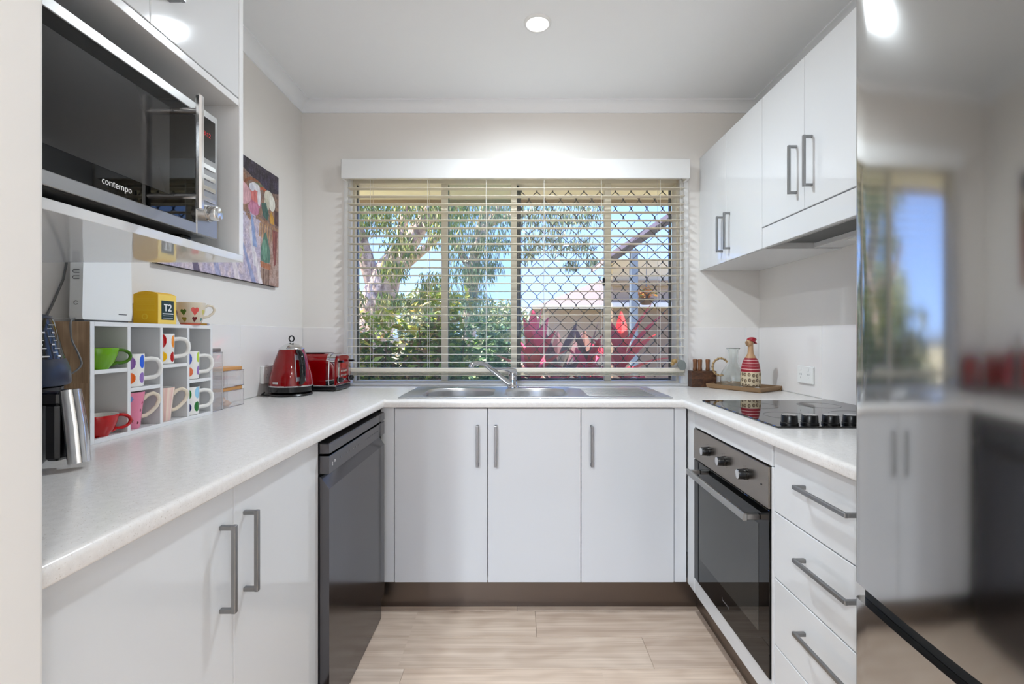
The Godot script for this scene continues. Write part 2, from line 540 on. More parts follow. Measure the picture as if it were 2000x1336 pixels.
func structure() -> void:
	var wp: Material = M.wall_paint
	var fl := -EYE
	# floor with boards laid across the aisle
	var floor_node := thing("floor", "pale oak plank floor of the kitchen aisle", "floor", Vector3.ZERO, "", "structure")
	slab("underlay", -2.6, XR + 0.2, fl - 0.2, fl - 0.008, -3.7, DB + 0.2, M.subfloor, floor_node, 0.0)
	var row := 0
	var d1 := 2.254
	while d1 > -3.6:
		var d0 := d1 - 0.1805
		var near_row := d0 > -0.3
		var x := -2.4 - fmod(row * 0.47, 1.0)
		# the two board ends that show: x 0.079 in the second row, 0.50 in the third
		if row == 1: x = 0.079 - 2.4
		if row == 2: x = 0.50 - 3.0
		var k := 0
		while x < XR:
			var ln := 1.2 if not (row == 2) else 1.5
			var x1 := minf(x + ln, XR)
			var xa := maxf(x, -2.2)
			if d0 > 0.35:
				xa = maxf(x, XL)
			if x1 > xa + 0.02 and (near_row or true):
				slab("plank", xa + 0.0004, x1 - 0.0004, fl - 0.012, fl, d0 + 0.0004, d1 - 0.0004, M["plank%d" % ((row * 3 + k * 2 + row / 2) % 4)], floor_node, 0.0012)
			x += ln
			k += 1
		d1 = d0
		row += 1
	# ceiling and walls
	room("ceiling", -2.6, XR + 0.25, CEIL, CEIL + 0.2, -3.75, DB + 0.15, M.ceiling_paint, "flat white plasterboard ceiling over the kitchen", "ceiling")
	var wb := thing("wall_back", "warm white wall around the kitchen window with a tiled splashback", "wall", Vector3.ZERO, "", "structure")
	var WX0 := -0.945
	var WX1 := 0.93
	var WT := 0.90
	var mb := MB.new()
	mslab(mb, XL - 0.12, WX0, fl, CEIL, DB, DB + 0.14, 0.0)
	mslab(mb, WX1, XR + 0.12, fl, CEIL, DB, DB + 0.14, 0.0)
	mslab(mb, WX0, WX1, WT, CEIL, DB, DB + 0.14, 0.0)
	mslab(mb, WX0, WX1, fl, BENCH - 0.006, DB, DB + 0.14, 0.0)
	solid(mb, "plaster", wp, wb)
	var wl := thing("wall_left", "warm white left kitchen wall with glossy white splashback tiles", "wall", Vector3.ZERO, "", "structure")
	slab("plaster", XL - 0.12, XL, fl, CEIL, 0.45, DB, wp, wl, 0.0)
	var wr := thing("wall_right", "warm white right kitchen wall with glossy white splashback tiles", "wall", Vector3.ZERO, "", "structure")
	slab("plaster", XR, XR + 0.12, fl, CEIL, -3.6, DB, wp, wr, 0.0)
	# splashback tiles 600 x 325 with pale joints
	var t0 := BENCH + 0.001
	var t1 := 0.046
	var tk := 0.006
	mb = MB.new()
	mslab(mb, XL, XL + 0.004, t0, t1 - 0.002, 0.57, DB - 0.001, 0.0)
	solid(mb, "grout", M.grout, wl)
	mb = MB.new()
	mslab(mb, XR - 0.004, XR, t0, t1 - 0.002, 0.85, DB - 0.001, 0.0)
	solid(mb, "grout", M.grout, wr)
	mb = MB.new()
	mslab(mb, XL + 0.004, -0.962, t0, t1 - 0.002, DB - 0.004, DB, 0.0)
	mslab(mb, 0.953, XR - 0.004, t0, t1 - 0.002, DB - 0.004, DB, 0.0)
	solid(mb, "grout", M.grout, wb)
	for a in [[2.041, DB - 0.0065], [1.44, 2.038], [0.84, 1.437], [0.57, 0.837]]:
		slab("tile", XL, XL + tk, t0 + 0.002, t1, a[0], a[1], M.tile, wl, 0.0012)
	for a in [[2.09, DB - 0.0065], [1.489, 2.087], [0.89, 1.486]]:
		slab("tile", XR - tk, XR, t0 + 0.002, t1, a[0], a[1], M.tile, wr, 0.0012)
	slab("tile", XL + tk + 0.0005, -0.962, t0 + 0.002, t1, DB - tk, DB, M.tile, wb, 0.0012)
	slab("tile", 0.953, 1.2755, t0 + 0.002, t1, DB - tk, DB, M.tile, wb, 0.0012)
	slab("tile", 1.2785, XR - tk - 0.0005, t0 + 0.002, t1, DB - tk, DB, M.tile, wb, 0.0012)
	# the wall end at the left of the picture, with a soft plaster corner
	var nib := MB.new()
	var pts := PackedVector2Array()
	for a in [[-0.573, 0.557, 0.0], [-0.573, 0.445, -90.0]]:
		for k in 5:
			var g := deg_to_rad(90.0 + a[2] - 90.0 * k / 4.0)
			pts.append(Vector2(a[0] + 0.008 * cos(g), a[1] + 0.008 * sin(g)))
	pts.append(Vector2(XL - 0.12, 0.437))
	pts.append(Vector2(XL - 0.12, 0.565))
	nib.prism(pts, CEIL - fl, Transform3D(Basis(Vector3.RIGHT, Vector3(0, 0, -1), Vector3.UP), Vector3(0, 0, 0)))
	var nb := solid(nib, "wall_near_left", M.wall_paint)
	tag(nb, "white plaster wall end at the left picture edge", "wall", "", "structure")
	# the living room behind the lens, with a glazed door to the garden
	room("wall_living_left", -2.6, -2.4, fl, CEIL, -3.6, 0.45, wp, "warm white side wall of the living room behind")
	room("wall_living_return", -2.6, XL - 0.12, fl, CEIL, 0.437, 0.565, wp, "warm white return wall beside the kitchen opening")
	var wrear := thing("wall_rear", "warm white rear living room wall with glazed door opening", "wall", Vector3.ZERO, "", "structure")
	mb = MB.new()
	mslab(mb, -2.6, -1.7, fl, CEIL, -3.75, -3.6, 0.0)
	mslab(mb, 0.9, XR + 0.2, fl, CEIL, -3.75, -3.6, 0.0)
	mslab(mb, -1.7, 0.9, 0.95, CEIL, -3.75, -3.6, 0.0)
	solid(mb, "plaster", wp, wrear)
	var gd := thing("door_1", "glazed sliding door of the living room behind", "door", Vector3.ZERO, "", "structure")
	for x in [-1.7, -0.42, 0.84]:
		slab("door_frame", x, x + 0.06, fl, 0.95, -3.72, -3.66, M.trim_white, gd)
	slab("door_frame", -1.64, 0.84, fl, fl + 0.06, -3.72, -3.66, M.trim_white, gd)
	slab("door_frame", -1.64, 0.84, 0.89, 0.95, -3.72, -3.66, M.trim_white, gd)
	slab("pane", -1.64, -0.42, fl + 0.06, 0.89, -3.694, -3.688, M.pane, gd, 0.0)
	slab("pane", -0.36, 0.84, fl + 0.06, 0.89, -3.694, -3.688, M.pane, gd, 0.0)
	# coved cornice
	var cv := PackedVector2Array([Vector2(0, 0), Vector2(0, -0.052)])
	cv.append(Vector2(0.006, -0.052))
	for k in 9:
		var g := PI / 2 * k / 8.0
		cv.append(Vector2(0.006 + 0.05 * (1.0 - cos(g)), -0.046 + 0.04 * sin(g)))
	cv.append(Vector2(0.062, -0.006))
	cv.append(Vector2(0.062, 0))
	mb = MB.new()
	mb.prism(cv, XR - XL, Transform3D(Basis(Vector3(0, 0, 1), Vector3.UP, Vector3(1, 0, 0)), P(XL, CEIL, DB)))
	tag(solid(mb, "trim_1", M.ceiling_paint), "white coved cornice above the window wall", "cornice", "", "structure")
	mb = MB.new()
	mb.prism(cv, DB - 0.565, Transform3D(Basis(Vector3(1, 0, 0), Vector3.UP, Vector3(0, 0, -1)), P(XL, CEIL, 0.565)))
	tag(solid(mb, "trim_2", M.ceiling_paint), "white coved cornice along the left wall", "cornice", "", "structure")
	mb = MB.new()
	mb.prism(cv, DB + 3.6, Transform3D(Basis(Vector3(-1, 0, 0), Vector3.UP, Vector3(0, 0, -1)), P(XR, CEIL, -3.6)))
	tag(solid(mb, "trim_3", M.ceiling_paint), "white coved cornice along the right wall", "cornice", "", "structure")
	# window in the back wall
	var w := thing("window_1", "cream aluminium sliding window over the sink", "window", Vector3.ZERO, "", "structure")
	var f: Material = M.frame_cream
	slab("window_frame", WX0, -0.923, BENCH - 0.006, WT, 2.68, 2.76, f, w)
	slab("window_frame", 0.905, WX1, BENCH - 0.006, WT, 2.68, 2.76, f, w)
	slab("window_frame", -0.923, 0.905, 0.868, WT, 2.68, 2.76, f, w)
	slab("window_frame", -0.923, 0.905, BENCH - 0.006, -0.257, 2.68, 2.76, f, w)
	slab("mullion", -0.433, -0.397, -0.257, 0.868, 2.69, 2.73, f, w, 0.002)
	slab("mullion", -0.036, -0.001, -0.257, 0.868, 2.69, 2.75, f, w, 0.002)
	slab("mullion", 0.499, 0.537, -0.257, 0.868, 2.685, 2.725, f, w, 0.002)
	slab("seal", -0.001, 0.012, -0.257, 0.868, 2.72, 2.75, M.black_plastic, w, 0.0)
	slab("seal", -0.925, -0.919, -0.257, 0.868, 2.715, 2.74, M.black_plastic, w, 0.0)
	slab("seal", -0.397, -0.392, -0.257, 0.868, 2.72, 2.73, M.black_plastic, w, 0.0)
	slab("pane", -0.923, -0.433, -0.257, 0.868, 2.706, 2.710, M.pane, w, 0.0)
	slab("pane", -0.397, -0.036, -0.257, 0.868, 2.706, 2.710, M.tinted_pane, w, 0.0)
	slab("pane", -0.001, 0.499, -0.257, 0.868, 2.706, 2.710, M.pane, w, 0.0)
	slab("pane", 0.537, 0.905, -0.257, 0.868, 2.706, 2.710, M.pane, w, 0.0)
	slab("latch", 0.487, 0.499, 0.285, 0.33, 2.676, 2.69, M.black_plastic, w, 0.002)
	var rv := MB.new()
	mslab(rv, WX0, WX0 + 0.012, BENCH, WT, DB, 2.68, 0.0)
	mslab(rv, WX1 - 0.012, WX1, BENCH, WT, DB, 2.68, 0.0)
	mslab(rv, WX0, WX1, WT - 0.012, WT, DB, 2.68, 0.0)
	solid(rv, "reveal", M.trim_white, w)
	slab("window_sill", -0.962, 0.953, BENCH, BENCH + 0.014, DB - 0.016, 2.68, M.trim_white, w, 0.003)
	slab("architrave", -0.966, WX0, BENCH + 0.014, 0.86, DB - 0.012, DB, M.trim_white, w, 0.002)
	slab("architrave", WX1, 0.956, BENCH + 0.014, 0.86, DB - 0.012, DB, M.trim_white, w, 0.002)
	# kickboards
	for a in [["baseboard_back", -0.66, 0.80, 2.105, 2.125, "dark brushed metal kickboard under the sink cabinet"], ["baseboard_right", 0.80, 0.82, 0.87, 2.105, "dark brushed metal kickboard under the oven and drawers"], ["baseboard_left", -0.68, -0.66, 0.57, 2.105, "dark brushed metal kickboard under the left cabinets"]]:
		var o := slab(a[0], a[1], a[2], fl, -1.079, a[3], a[4], M.kick, self, 0.001)
		tag(o, a[5], "kickboard", "", "structure")

func downlights() -> void:
	# kitchen row, then the living room behind
	var spots := [[0.085, 1.957, "round recessed downlight in the ceiling before the window", 2.2], [0.085, -0.25, "round recessed downlight behind the lens at the kitchen entrance", 0.55],
		[-0.9, -1.3, "round recessed downlight in the living room behind, first row left", 6.0], [0.7, -1.3, "round recessed downlight in the living room behind, first row right", 0.8],
		[-0.9, -2.7, "round recessed downlight in the living room behind, second row left", 6.0], [0.7, -2.7, "round recessed downlight in the living room behind, second row right", 0.8]]
	for a in spots:
		var at := P(a[0], CEIL, a[1])
		var t := thing("downlight", a[2], "downlight", at, "ceiling downlights")
		var mb := MB.new()
		mb.lathe([[0.044, -0.001], [0.046, -0.007], [0.050, -0.008], [0.056, -0.005], [0.058, 0.0]], 40, Transform3D(Basis(), at))
		solid(mb, "trim_ring", M.trim_white, t)
		mb = MB.new()
		mb.lathe([[0.0001, -0.004], [0.030, -0.0038], [0.044, -0.0015], [0.044, 0.0]], 40, Transform3D(Basis(), at))
		solid(mb, "diffuser", M.lamp_glow, t)
		# the two over the kitchen are recessed and throw a cone; the living room ones spread wide
		var l: Light3D
		if a[1] > -1.0:
			var sl := SpotLight3D.new()
			sl.spot_angle = 87.0
			sl.spot_angle_attenuation = 1.0
			sl.spot_range = 12.0
			sl.spot_attenuation = 2.0
			sl.light_size = 0.045
			l = sl
		else:
			var al := AreaLight3D.new()
			al.area_size = Vector2(0.08, 0.08)
			al.area_range = 12.0
			l = al
		l.name = "lamp"
		l.light_energy = a[3]
		l.light_color = Color(0.92, 0.965, 1.0)
		l.shadow_enabled = true
		t.add_child(l)
		l.position = Vector3(0, -0.012, 0)
		l.rotation_degrees = Vector3(-90, 0, 0)

# ------------------------------------------------------------------ cabinets
# a bow handle: bar of length ln along y, standing off along +z
func handle_mesh(ln: float) -> Mesh:
	var key := "handle%.3f" % ln
	if not cache.has(key):
		var mb := MB.new()
		mb.box(Vector3(0, 0, 0.028), Vector3(0.0105, ln, 0.009), 0.0012)
		mb.box(Vector3(0, ln / 2 - 0.005, 0.012), Vector3(0.0100, 0.009, 0.0245), 0.001)
		mb.box(Vector3(0, -ln / 2 + 0.005, 0.012), Vector3(0.0100, 0.009, 0.0245), 0.001)
		cache[key] = mb.mesh()
	return cache[key]

const FRONT := 0.0
const EAST := PI / 2
const WEST := -PI / 2

func handle(parent: Node, at: Vector3, turn: float, ln := 0.178, lying := false) -> void:
	var b := Basis(Vector3.UP, turn)
	if lying:
		b = b * Basis(Vector3.BACK, PI / 2)
	put(handle_mesh(ln), "handle", M.handle_metal, parent, at, b)

func carcass(t: Node, x0: float, x1: float, h0: float, h1: float, d0: float, d1: float, open: String) -> void:
	var mb := MB.new()
	var k := 0.016
	mslab(mb, x0, x1, h0, h0 + k, d0, d1, 0.0)
	if open == "front_top":
		mslab(mb, x0, x0 + k, h0 + k, h1, d0, d1, 0.0)
		mslab(mb, x1 - k, x1, h0 + k, h1, d0, d1, 0.0)
		mslab(mb, x0 + k, x1 - k, h0 + k, h1, d1 - k, d1, 0.0)
	else:
		mslab(mb, x0, x1, h1 - k, h1, d0, d1, 0.0)
		mslab(mb, x0, x1, h0 + k, h1 - k, d0, d0 + k, 0.0)
		mslab(mb, x0, x1, h0 + k, h1 - k, d1 - k, d1, 0.0)
		if open == "east":
			mslab(mb, x0, x0 + k, h0 + k, h1 - k, d0 + k, d1 - k, 0.0)
		else:
			mslab(mb, x1 - k, x1, h0 + k, h1 - k, d0 + k, d1 - k, 0.0)
	solid(mb, "carcass", M.carcass_white, t)

func cabinets() -> void:
	var dw: Material = M.door_white
	var top := -0.312
	var bot := -1.079
	# sink cabinet, three doors
	var t := thing("sink_cabinet", "white three-door base cabinet beneath the sink", "cabinet", P(0.06, -EYE, 2.3))
	carcass(t, -0.54, 0.70, bot, top - 0.004, 2.081, 2.60, "front_top")
	var xs := [-0.5375, -0.1285, 0.2795, 0.6875]
	for i in 3:
		var o := slab("door", xs[i] + 0.0015, xs[i + 1] - 0.0015, bot, top - 0.006, 2.061, 2.079, dw, t, 0.0015)
		var hx: float = [xs[1] - 0.044, xs[1] + 0.036, xs[2] + 0.044][i]
		handle(o, P(hx, -0.478, 2.061), FRONT)
	slab("filler_panel", -0.597, xs[0] - 0.0015, bot, top, 2.063, 2.079, dw, t, 0.0012)
	slab("filler_panel", xs[3] + 0.0015, 0.742, bot, top, 2.063, 2.079, dw, t, 0.0012)
	# left base cabinet, two doors
	t = thing("base_cabinet", "white two-door base cabinet under the left bench beside the dishwasher", "cabinet", P(-0.9, -EYE, 1.0))
	carcass(t, XL + 0.02, -0.62, bot, top - 0.004, 0.572, 1.42, "east")
	for a in [[0.572, 0.9965, 0.953], [0.9985, 1.4205, 1.036]]:
		var o := slab("door", -0.618, -0.600, bot, top - 0.003, a[0], a[1], dw, t, 0.0015)
		handle(o, P(-0.600, -0.472, a[2]), EAST)
	# oven housing: side stile, rail above and rail below
	t = thing("oven_housing", "white cabinet surround framing the built-in oven", "cabinet", P(1.0, -EYE, 1.7))
	slab("side_stile", 0.745, 0.763, bot, top, 1.977, 2.060, dw, t, 0.0012)
	slab("top_rail", 0.745, 0.763, -0.382, top, 1.376, 1.975, dw, t, 0.0012)
	slab("bottom_rail", 0.745, 0.763, bot, -1.016, 1.376, 1.975, dw, t, 0.0012)
	slab("end_strip", 0.745, 0.763, -1.015, -0.383, 1.367, 1.3805, dw, t, 0.0012)
	var cb := MB.new()
	mslab(cb, 0.765, XR - 0.02, bot, bot + 0.016, 1.366, 2.058, 0.0)
	mslab(cb, 0.765, XR - 0.02, bot + 0.016, top - 0.06, 1.366, 1.378, 0.0)
	mslab(cb, 0.765, XR - 0.02, bot + 0.016, top - 0.06, 1.99, 2.058, 0.0)
	solid(cb, "carcass", M.carcass_white, t)
	# drawers
	t = thing("drawer_unit", "white drawer stack between the oven and the fridge", "cabinet", P(1.0, -EYE, 1.1))
	carcass(t, 0.765, XR - 0.02, bot, top - 0.004, 0.875, 1.364, "west")
	var hs := [-0.318, -0.508, -0.699, -0.892, -1.079]
	for i in 4:
		var o := slab("drawer", 0.745, 0.763, hs[i + 1] + 0.0015, hs[i] - 0.0015, 0.878, 1.3635, dw, t, 0.0015)
		handle(o, P(0.745, [-0.392, -0.582, -0.772, -0.965][i], 1.124), WEST, 0.2, true)
	# bench top in one piece with rounded front edges and a sink cut-out
	t = thing("worktop", "speckled pale stone-look bench top running round three sides", "benchtop", P(0.0, BENCH - 0.03, 2.3))
	var th := 0.031
	var nose := func(sx: float) -> PackedVector2Array:
		var q := PackedVector2Array([Vector2(0, -th), Vector2(0, 0)])
		for k in 7:
			var g := PI / 2 - PI / 2 * k / 6.0
			q.append(Vector2(sx * (0.05 - 0.011 + 0.011 * cos(g)), -0.011 + 0.011 * sin(g)))
		for k in 4:
			var g := -PI / 2 * k / 3.0
			q.append(Vector2(sx * (0.05 - 0.005 + 0.005 * cos(g)), -th + 0.005 + 0.005 * sin(g)))
		return q
	var mb := MB.new()
	mslab(mb, XL + 0.001, -0.627, BENCH - th, BENCH, 0.568, 2.085, 0.0)
	mb.prism(nose.call(1.0), 2.085 - 0.568, Transform3D(Basis(Vector3(1, 0, 0), Vector3.UP, Vector3(0, 0, -1)), P(-0.627, BENCH, 0.568)))
	mslab(mb, 0.77, XR - 0.001, BENCH - th, BENCH, 0.872, 2.085, 0.0)
	mb.prism(nose.call(-1.0), 2.085 - 0.872, Transform3D(Basis(Vector3(1, 0, 0), Vector3.UP, Vector3(0, 0, -1)), P(0.77, BENCH, 0.872)))
	mb.prism(nose.call(1.0), 0.72 + 0.577, Transform3D(Basis(Vector3(0, 0, 1), Vector3.UP, Vector3(1, 0, 0)), P(-0.577, BENCH, 2.085)))
	mslab(mb, XL + 0.001, -0.515, BENCH - th, BENCH, 2.085, DB - 0.001, 0.0)
	mslab(mb, 0.68, XR - 0.001, BENCH - th, BENCH, 2.085, DB - 0.001, 0.0)
	mslab(mb, -0.515, 0.68, BENCH - th, BENCH, 2.085, 2.135, 0.0)
	mslab(mb, -0.515, 0.68, BENCH - th, BENCH, 2.55, DB - 0.001, 0.0)
	solid(mb, "slab", M.bench, t)
	# wall cabinets on the right
	var U0 := 0.364
	var U1 := 0.993
	var UX := 1.0215
	t = thing("wall_cabinet", "white two-door wall cabinet in the far right corner", "cabinet", P(1.2, U0, 2.3))
	carcass(t, UX + 0.019, XR - 0.001, U0, U1, 1.967, DB - 0.002, "west_closed")
	for a in [[2.303, DB - 0.003, 2.343], [1.967, 2.301, 2.262]]:
		var o := slab("door", UX, UX + 0.018, U0, U1, a[0] , a[1], dw, t, 0.0015)
		handle(o, P(UX, 0.505, a[2]), WEST, 0.178)
	t = thing("hood_cabinet", "white two-door wall cabinet above the range hood", "cabinet", P(1.2, 0.455, 1.7))
	carcass(t, UX + 0.019, XR - 0.001, 0.452, U1, 1.385, 1.965, "west_closed")
	for a in [[1.6765, 1.9645, 1.722], [1.385, 1.6745, 1.632]]:
		var o := slab("door", UX, UX + 0.018, 0.452, U1, a[0], a[1], dw, t, 0.0015)
		handle(o, P(UX, 0.607, a[2]), WEST, 0.178)
	t = thing("filler_cabinet", "white wall cabinet between hood and fridge", "cabinet", P(1.2, U0, 1.2))
	carcass(t, UX + 0.019, XR - 0.001, U0, U1, 0.9, 1.383, "west_closed")
	slab("door", UX, UX + 0.018, U0, U1, 0.9, 1.3825, dw, t, 0.0015)
	# pull-out range hood
	t = thing("range_hood", "slim pull-out range hood with a white front under cabinet", "range hood", P(1.2, U0, 1.7))
	slab("fascia", UX, UX + 0.016, U0, 0.4475, 1.386, 1.9625, dw, t, 0.0012)
	var hb := MB.new()
	mslab(hb, UX + 0.017, XR - 0.002, 0.395, 0.449, 1.388, 1.962, 0.0)
	mslab(hb, UX + 0.215, XR - 0.002, U0 + 0.004, 0.395, 1.388, 1.962, 0.0)
	solid(hb, "body", M.carcass_white, t)
	slab("filter", UX + 0.018, UX + 0.214, 0.386, 0.3945, 1.40, 1.95, M.filter_grey, t, 0.0)
	slab("visor", UX + 0.017, UX + 0.03, U0, 0.386, 1.40, 1.95, M.steel, t, 0.0005)
	slab("light_cover", UX + 0.23, UX + 0.29, U0, U0 + 0.0038, 1.55, 1.8, M.white_plastic, t, 0.0005)
	# upper left cabinet with the microwave niche
	var L := -0.686
	var B0 := 0.184
	t = thing("microwave_cabinet", "white upper cabinet with an open niche for the microwave", "cabinet", P(-0.95, B0, 0.87))
	var k := 0.017
	mb = MB.new()
	mslab(mb, XL + 0.001, L, B0 + k, 0.983, 1.163, 1.18, 0.0008)
	mslab(mb, XL + 0.001, L, B0 + k, 0.983, 0.568, 0.585, 0.0008)
	mslab(mb, XL + 0.001, L - 0.001, 0.567, 0.567 + k, 0.585, 1.163, 0.0008)
	mslab(mb, XL + 0.001, L - 0.02, 0.966, 0.983, 0.585, 1.163, 0.0)
	mslab(mb, XL + 0.001, XL + 0.012, B0 + k, 0.966, 0.585, 1.163, 0.0)
	solid(mb, "carcass", M.carcass_white, t)
	slab("bottom_shelf", XL + 0.001, L, B0, B0 + k, 0.568, 1.18, M.underside_white, t, 0.0008)
	for a in [[0.882, 1.1615, 0.925], [0.587, 0.880, 0.837]]:
		var o := slab("door", L - 0.018, L, 0.586, 0.983, a[0], a[1], dw, t, 0.0012)
		handle(o, P(L, 0.746, a[2]), EAST)

# ------------------------------------------------------------------ appliances
func knob(parent: Node, at: Vector3, basis: Basis, r: float, ht: float, skirt: Material, face: Material, called := "knob") -> Node:
	var mb := MB.new()
	mb.lathe([[r * 1.08, 0.0], [r * 1.08, ht * 0.18], [r, ht * 0.22], [r * 0.96, ht * 0.93], [r * 0.88, ht]], 28, Transform3D(basis, Vector3.ZERO))
	var o := put(mb.mesh(), called, skirt, parent, at)
	mb = MB.new()
	mb.lathe([[r * 0.88, ht * 0.998], [r * 0.8, ht * 1.03], [0.0001, ht * 1.03]], 28, Transform3D(basis, Vector3.ZERO))
	put(mb.mesh(), "knob_face", face, o, at)
	return o

func appliances() -> void:
	var east := Basis(Vector3.UP, EAST)        # local +z points to the aisle from the left side
	var west := Basis(Vector3.UP, WEST)
	var out_e := Basis(Vector3.BACK, -PI / 2)  # local +y points east
	var out_w := Basis(Vector3.BACK, PI / 2)
	# microwave
	var X := -0.675
	var t := thing("microwave", "stainless steel microwave with a black glass door in the niche", "microwave", P(-0.85, 0.201, 0.8))
	slab("case", -1.10, X - 0.012, 0.218, 0.487, 0.588, 1.058, M.grey_plastic, t, 0.004)
	for d in [0.64, 1.02]:
		for x in [-1.04, -0.73]:
			slab("foot", x - 0.015, x + 0.015, 0.2008, 0.2185, d - 0.015, d + 0.015, M.black_plastic, t, 0.003)
	var df := MB.new()
	mslab(df, X - 0.014, X, 0.471, 0.4898, 0.588, 0.9915, 0.0012)
	mslab(df, X - 0.014, X, 0.2158, 0.238, 0.588, 0.9915, 0.0012)
	mslab(df, X - 0.014, X - 0.0012, 0.238, 0.471, 0.9905, 0.9915, 0.0)
	var dr := solid(df, "door", M.steel, t)
	slab("glass", X - 0.010, X - 0.0015, 0.238, 0.471, 0.588, 0.9905, M.black_glass, dr, 0.0006)
	slab("window", X - 0.0016, X - 0.0008, 0.275, 0.445, 0.588, 0.916, M.microwave_window, dr, 0.0)
	slab("control_panel", X - 0.014, X, 0.2158, 0.4898, 0.9925, 1.0615, M.steel, t, 0.002)
	slab("display", X - 0.001, X + 0.0006, 0.385, 0.474, 1.006, 1.0525, M.black_gloss, t, 0.0003)
	lettering("3:12", 0.0095, M.display_red, t, P(X + 0.0008, 0.4375, 1.0245), east, "clock_digits")
	for k in 4:
		slab("button", X, X + 0.003, 0.3625 - k * 0.0235, 0.3725 - k * 0.0235, 1.008, 1.050, M.steel_bright, t, 0.0008)
	knob(t, P(X, 0.2665, 1.028), out_e, 0.0165, 0.024, M.steel_bright, M.steel_bright)
	lettering("contempo", 0.0098, M.print_white, dr, P(X - 0.0012, 0.2535, 0.7965), east)
	var hd := MB.new()
	mslab(hd, -0.630, -0.618, 0.247, 0.474, 0.920, 0.9325, 0.003)
	for h in [0.275, 0.442]:
		hd.tube([P(X - 0.002, h, 0.927), P(-0.628, h, 0.927)], 0.006, 12)
	solid(hd, "handle", M.steel_bright, dr)
	# fridge: bowed doors, grain across
	t = thing("fridge", "tall stainless steel fridge with bowed doors at the right", "fridge", P(0.95, -EYE, 0.52))
	slab("cabinet", 0.69, XR - 0.02, -EYE + 0.03, 0.66, 0.19, 0.868, M.grey_plastic, t, 0.004)
	slab("plinth", 0.72, XR - 0.03, -EYE, -EYE + 0.03, 0.21, 0.85, M.black_plastic, t, 0.0)
	var pr := PackedVector2Array()
	var d0 := 0.18
	var d1 := 0.872
	pr.append(Vector2(0.685, d1 - 0.002))
	for k in 4:
		var g := PI / 2 * k / 3.0
		pr.append(Vector2(0.633 - 0.010 * sin(g), d1 - 0.010 + 0.010 * cos(g)))
	for k in range(1, 24):
		var f := k / 24.0
		var dd := lerpf(d1 - 0.010, d0 + 0.010, f)
		pr.append(Vector2(0.623 - 0.020 * (1.0 - (2.0 * f - 1.0) ** 2), dd))
	for k in 4:
		var g := PI / 2 - PI / 2 * k / 3.0
		pr.append(Vector2(0.633 - 0.010 * sin(g), d0 + 0.010 - 0.010 * cos(g)))
	pr.append(Vector2(0.685, d0 + 0.002))
	var stand := Basis(Vector3.RIGHT, Vector3(0, 0, -1), Vector3.UP)
	for a in [["upper_door", -0.452, 0.665], ["freezer_drawer", -EYE + 0.04, -0.480]]:
		var mb := MB.new()
		mb.prism(pr, a[2] - a[1], Transform3D(stand, P(0, a[1], 0)))
		solid(mb, a[0], M.fridge_steel, t)
	var pg := PackedVector2Array()
	for p in pr:
		pg.append(Vector2(maxf(p.x + 0.016, 0.0), p.y))
	var gm := MB.new()
	gm.prism(pg, 0.027, Transform3D(stand, P(0, -0.4795, 0)))
	solid(gm, "grip_recess", M.gap_black, t)
	# dishwasher
	X = -0.569
	t = thing("dishwasher", "dark steel dishwasher under the left bench", "dishwasher", P(-0.85, -EYE, 1.72))
	slab("body", -1.15, -0.61, -1.12, -0.325, 1.428, 2.02, M.gap_black, t, 0.0)
	var prof := func(pts: Array, called: String, m: Material, e0: float, e1: float) -> MeshInstance3D:
		var q := PackedVector2Array()
		for p in pts:
			q.append(Vector2(p[0], p[1]))
		var b := MB.new()
		b.prism(q, e1 - e0, Transform3D(Basis(Vector3.RIGHT, Vector3.UP, Vector3(0, 0, -1)), P(0, 0, e0)), 20.0)
		return solid(b, called, m, t)
	slab("top_cover", -0.612, X - 0.0015, -0.331, -0.326, 1.4275, 2.018, M.black_plastic, t, 0.0)
	prof.call([[-0.612, -0.357], [X, -0.357], [X, -0.330], [X - 0.002, -0.3285], [-0.612, -0.3275]], "top_strip", M.dark_steel, 1.4265, 2.019)
	var cp: MeshInstance3D = prof.call([[-0.612, -0.418], [X, -0.418], [X, -0.3665], [X - 0.0015, -0.365], [-0.612, -0.365]], "control_panel", M.dark_steel, 1.4265, 2.019)
	prof.call([[-0.612, -1.108], [X - 0.004, -1.108], [X, -1.104], [X, -0.464], [X - 0.026, -0.428], [-0.612, -0.428]], "door", M.dark_steel, 1.4265, 2.019)
	slab("kick_panel", -0.60, X - 0.012, -EYE + 0.004, -1.114, 1.43, 2.016, M.dark_steel, t, 0.001)
	for d in [1.46, 1.98]:
		slab("foot", -0.63, -0.601, -EYE, -1.12, d, d + 0.025, M.black_plastic, t, 0.0)
	# print on the control panel: power mark, programme marks, start mark
	lettering("I", 0.010, M.print_white, cp, P(X + 0.0004, -0.394, 1.452), east, "mark")
	for k in 3:
		slab("mark", X, X + 0.0005, -0.3925 + k * 0.003, -0.3915 + k * 0.003, 1.468, 1.474 + 0.003 * (k % 2), M.print_white, cp, 0.0)
	for k in 7:
		slab("mark", X, X + 0.0005, -0.394, -0.388, 1.52 + k * 0.028, 1.528 + k * 0.028, M.print_grey, cp, 0.0)
	for k in 8:
		slab("mark", X, X + 0.0005, -0.392, -0.387, 1.765 + k * 0.022, 1.770 + k * 0.022, M.print_grey, cp, 0.0)
	# oven
	X = 0.745
	t = thing("oven", "built-in electric oven with black glass door and steel fascia", "oven", P(1.0, -1.016, 1.68))
	slab("body", X + 0.02, 1.30, -1.010, -0.390, 1.392, 1.965, M.gap_black, t, 0.0)
	var fas := slab("fascia", X - 0.006, X + 0.02, -0.510, -0.386, 1.384, 1.972, M.oven_steel, t, 0.0015)
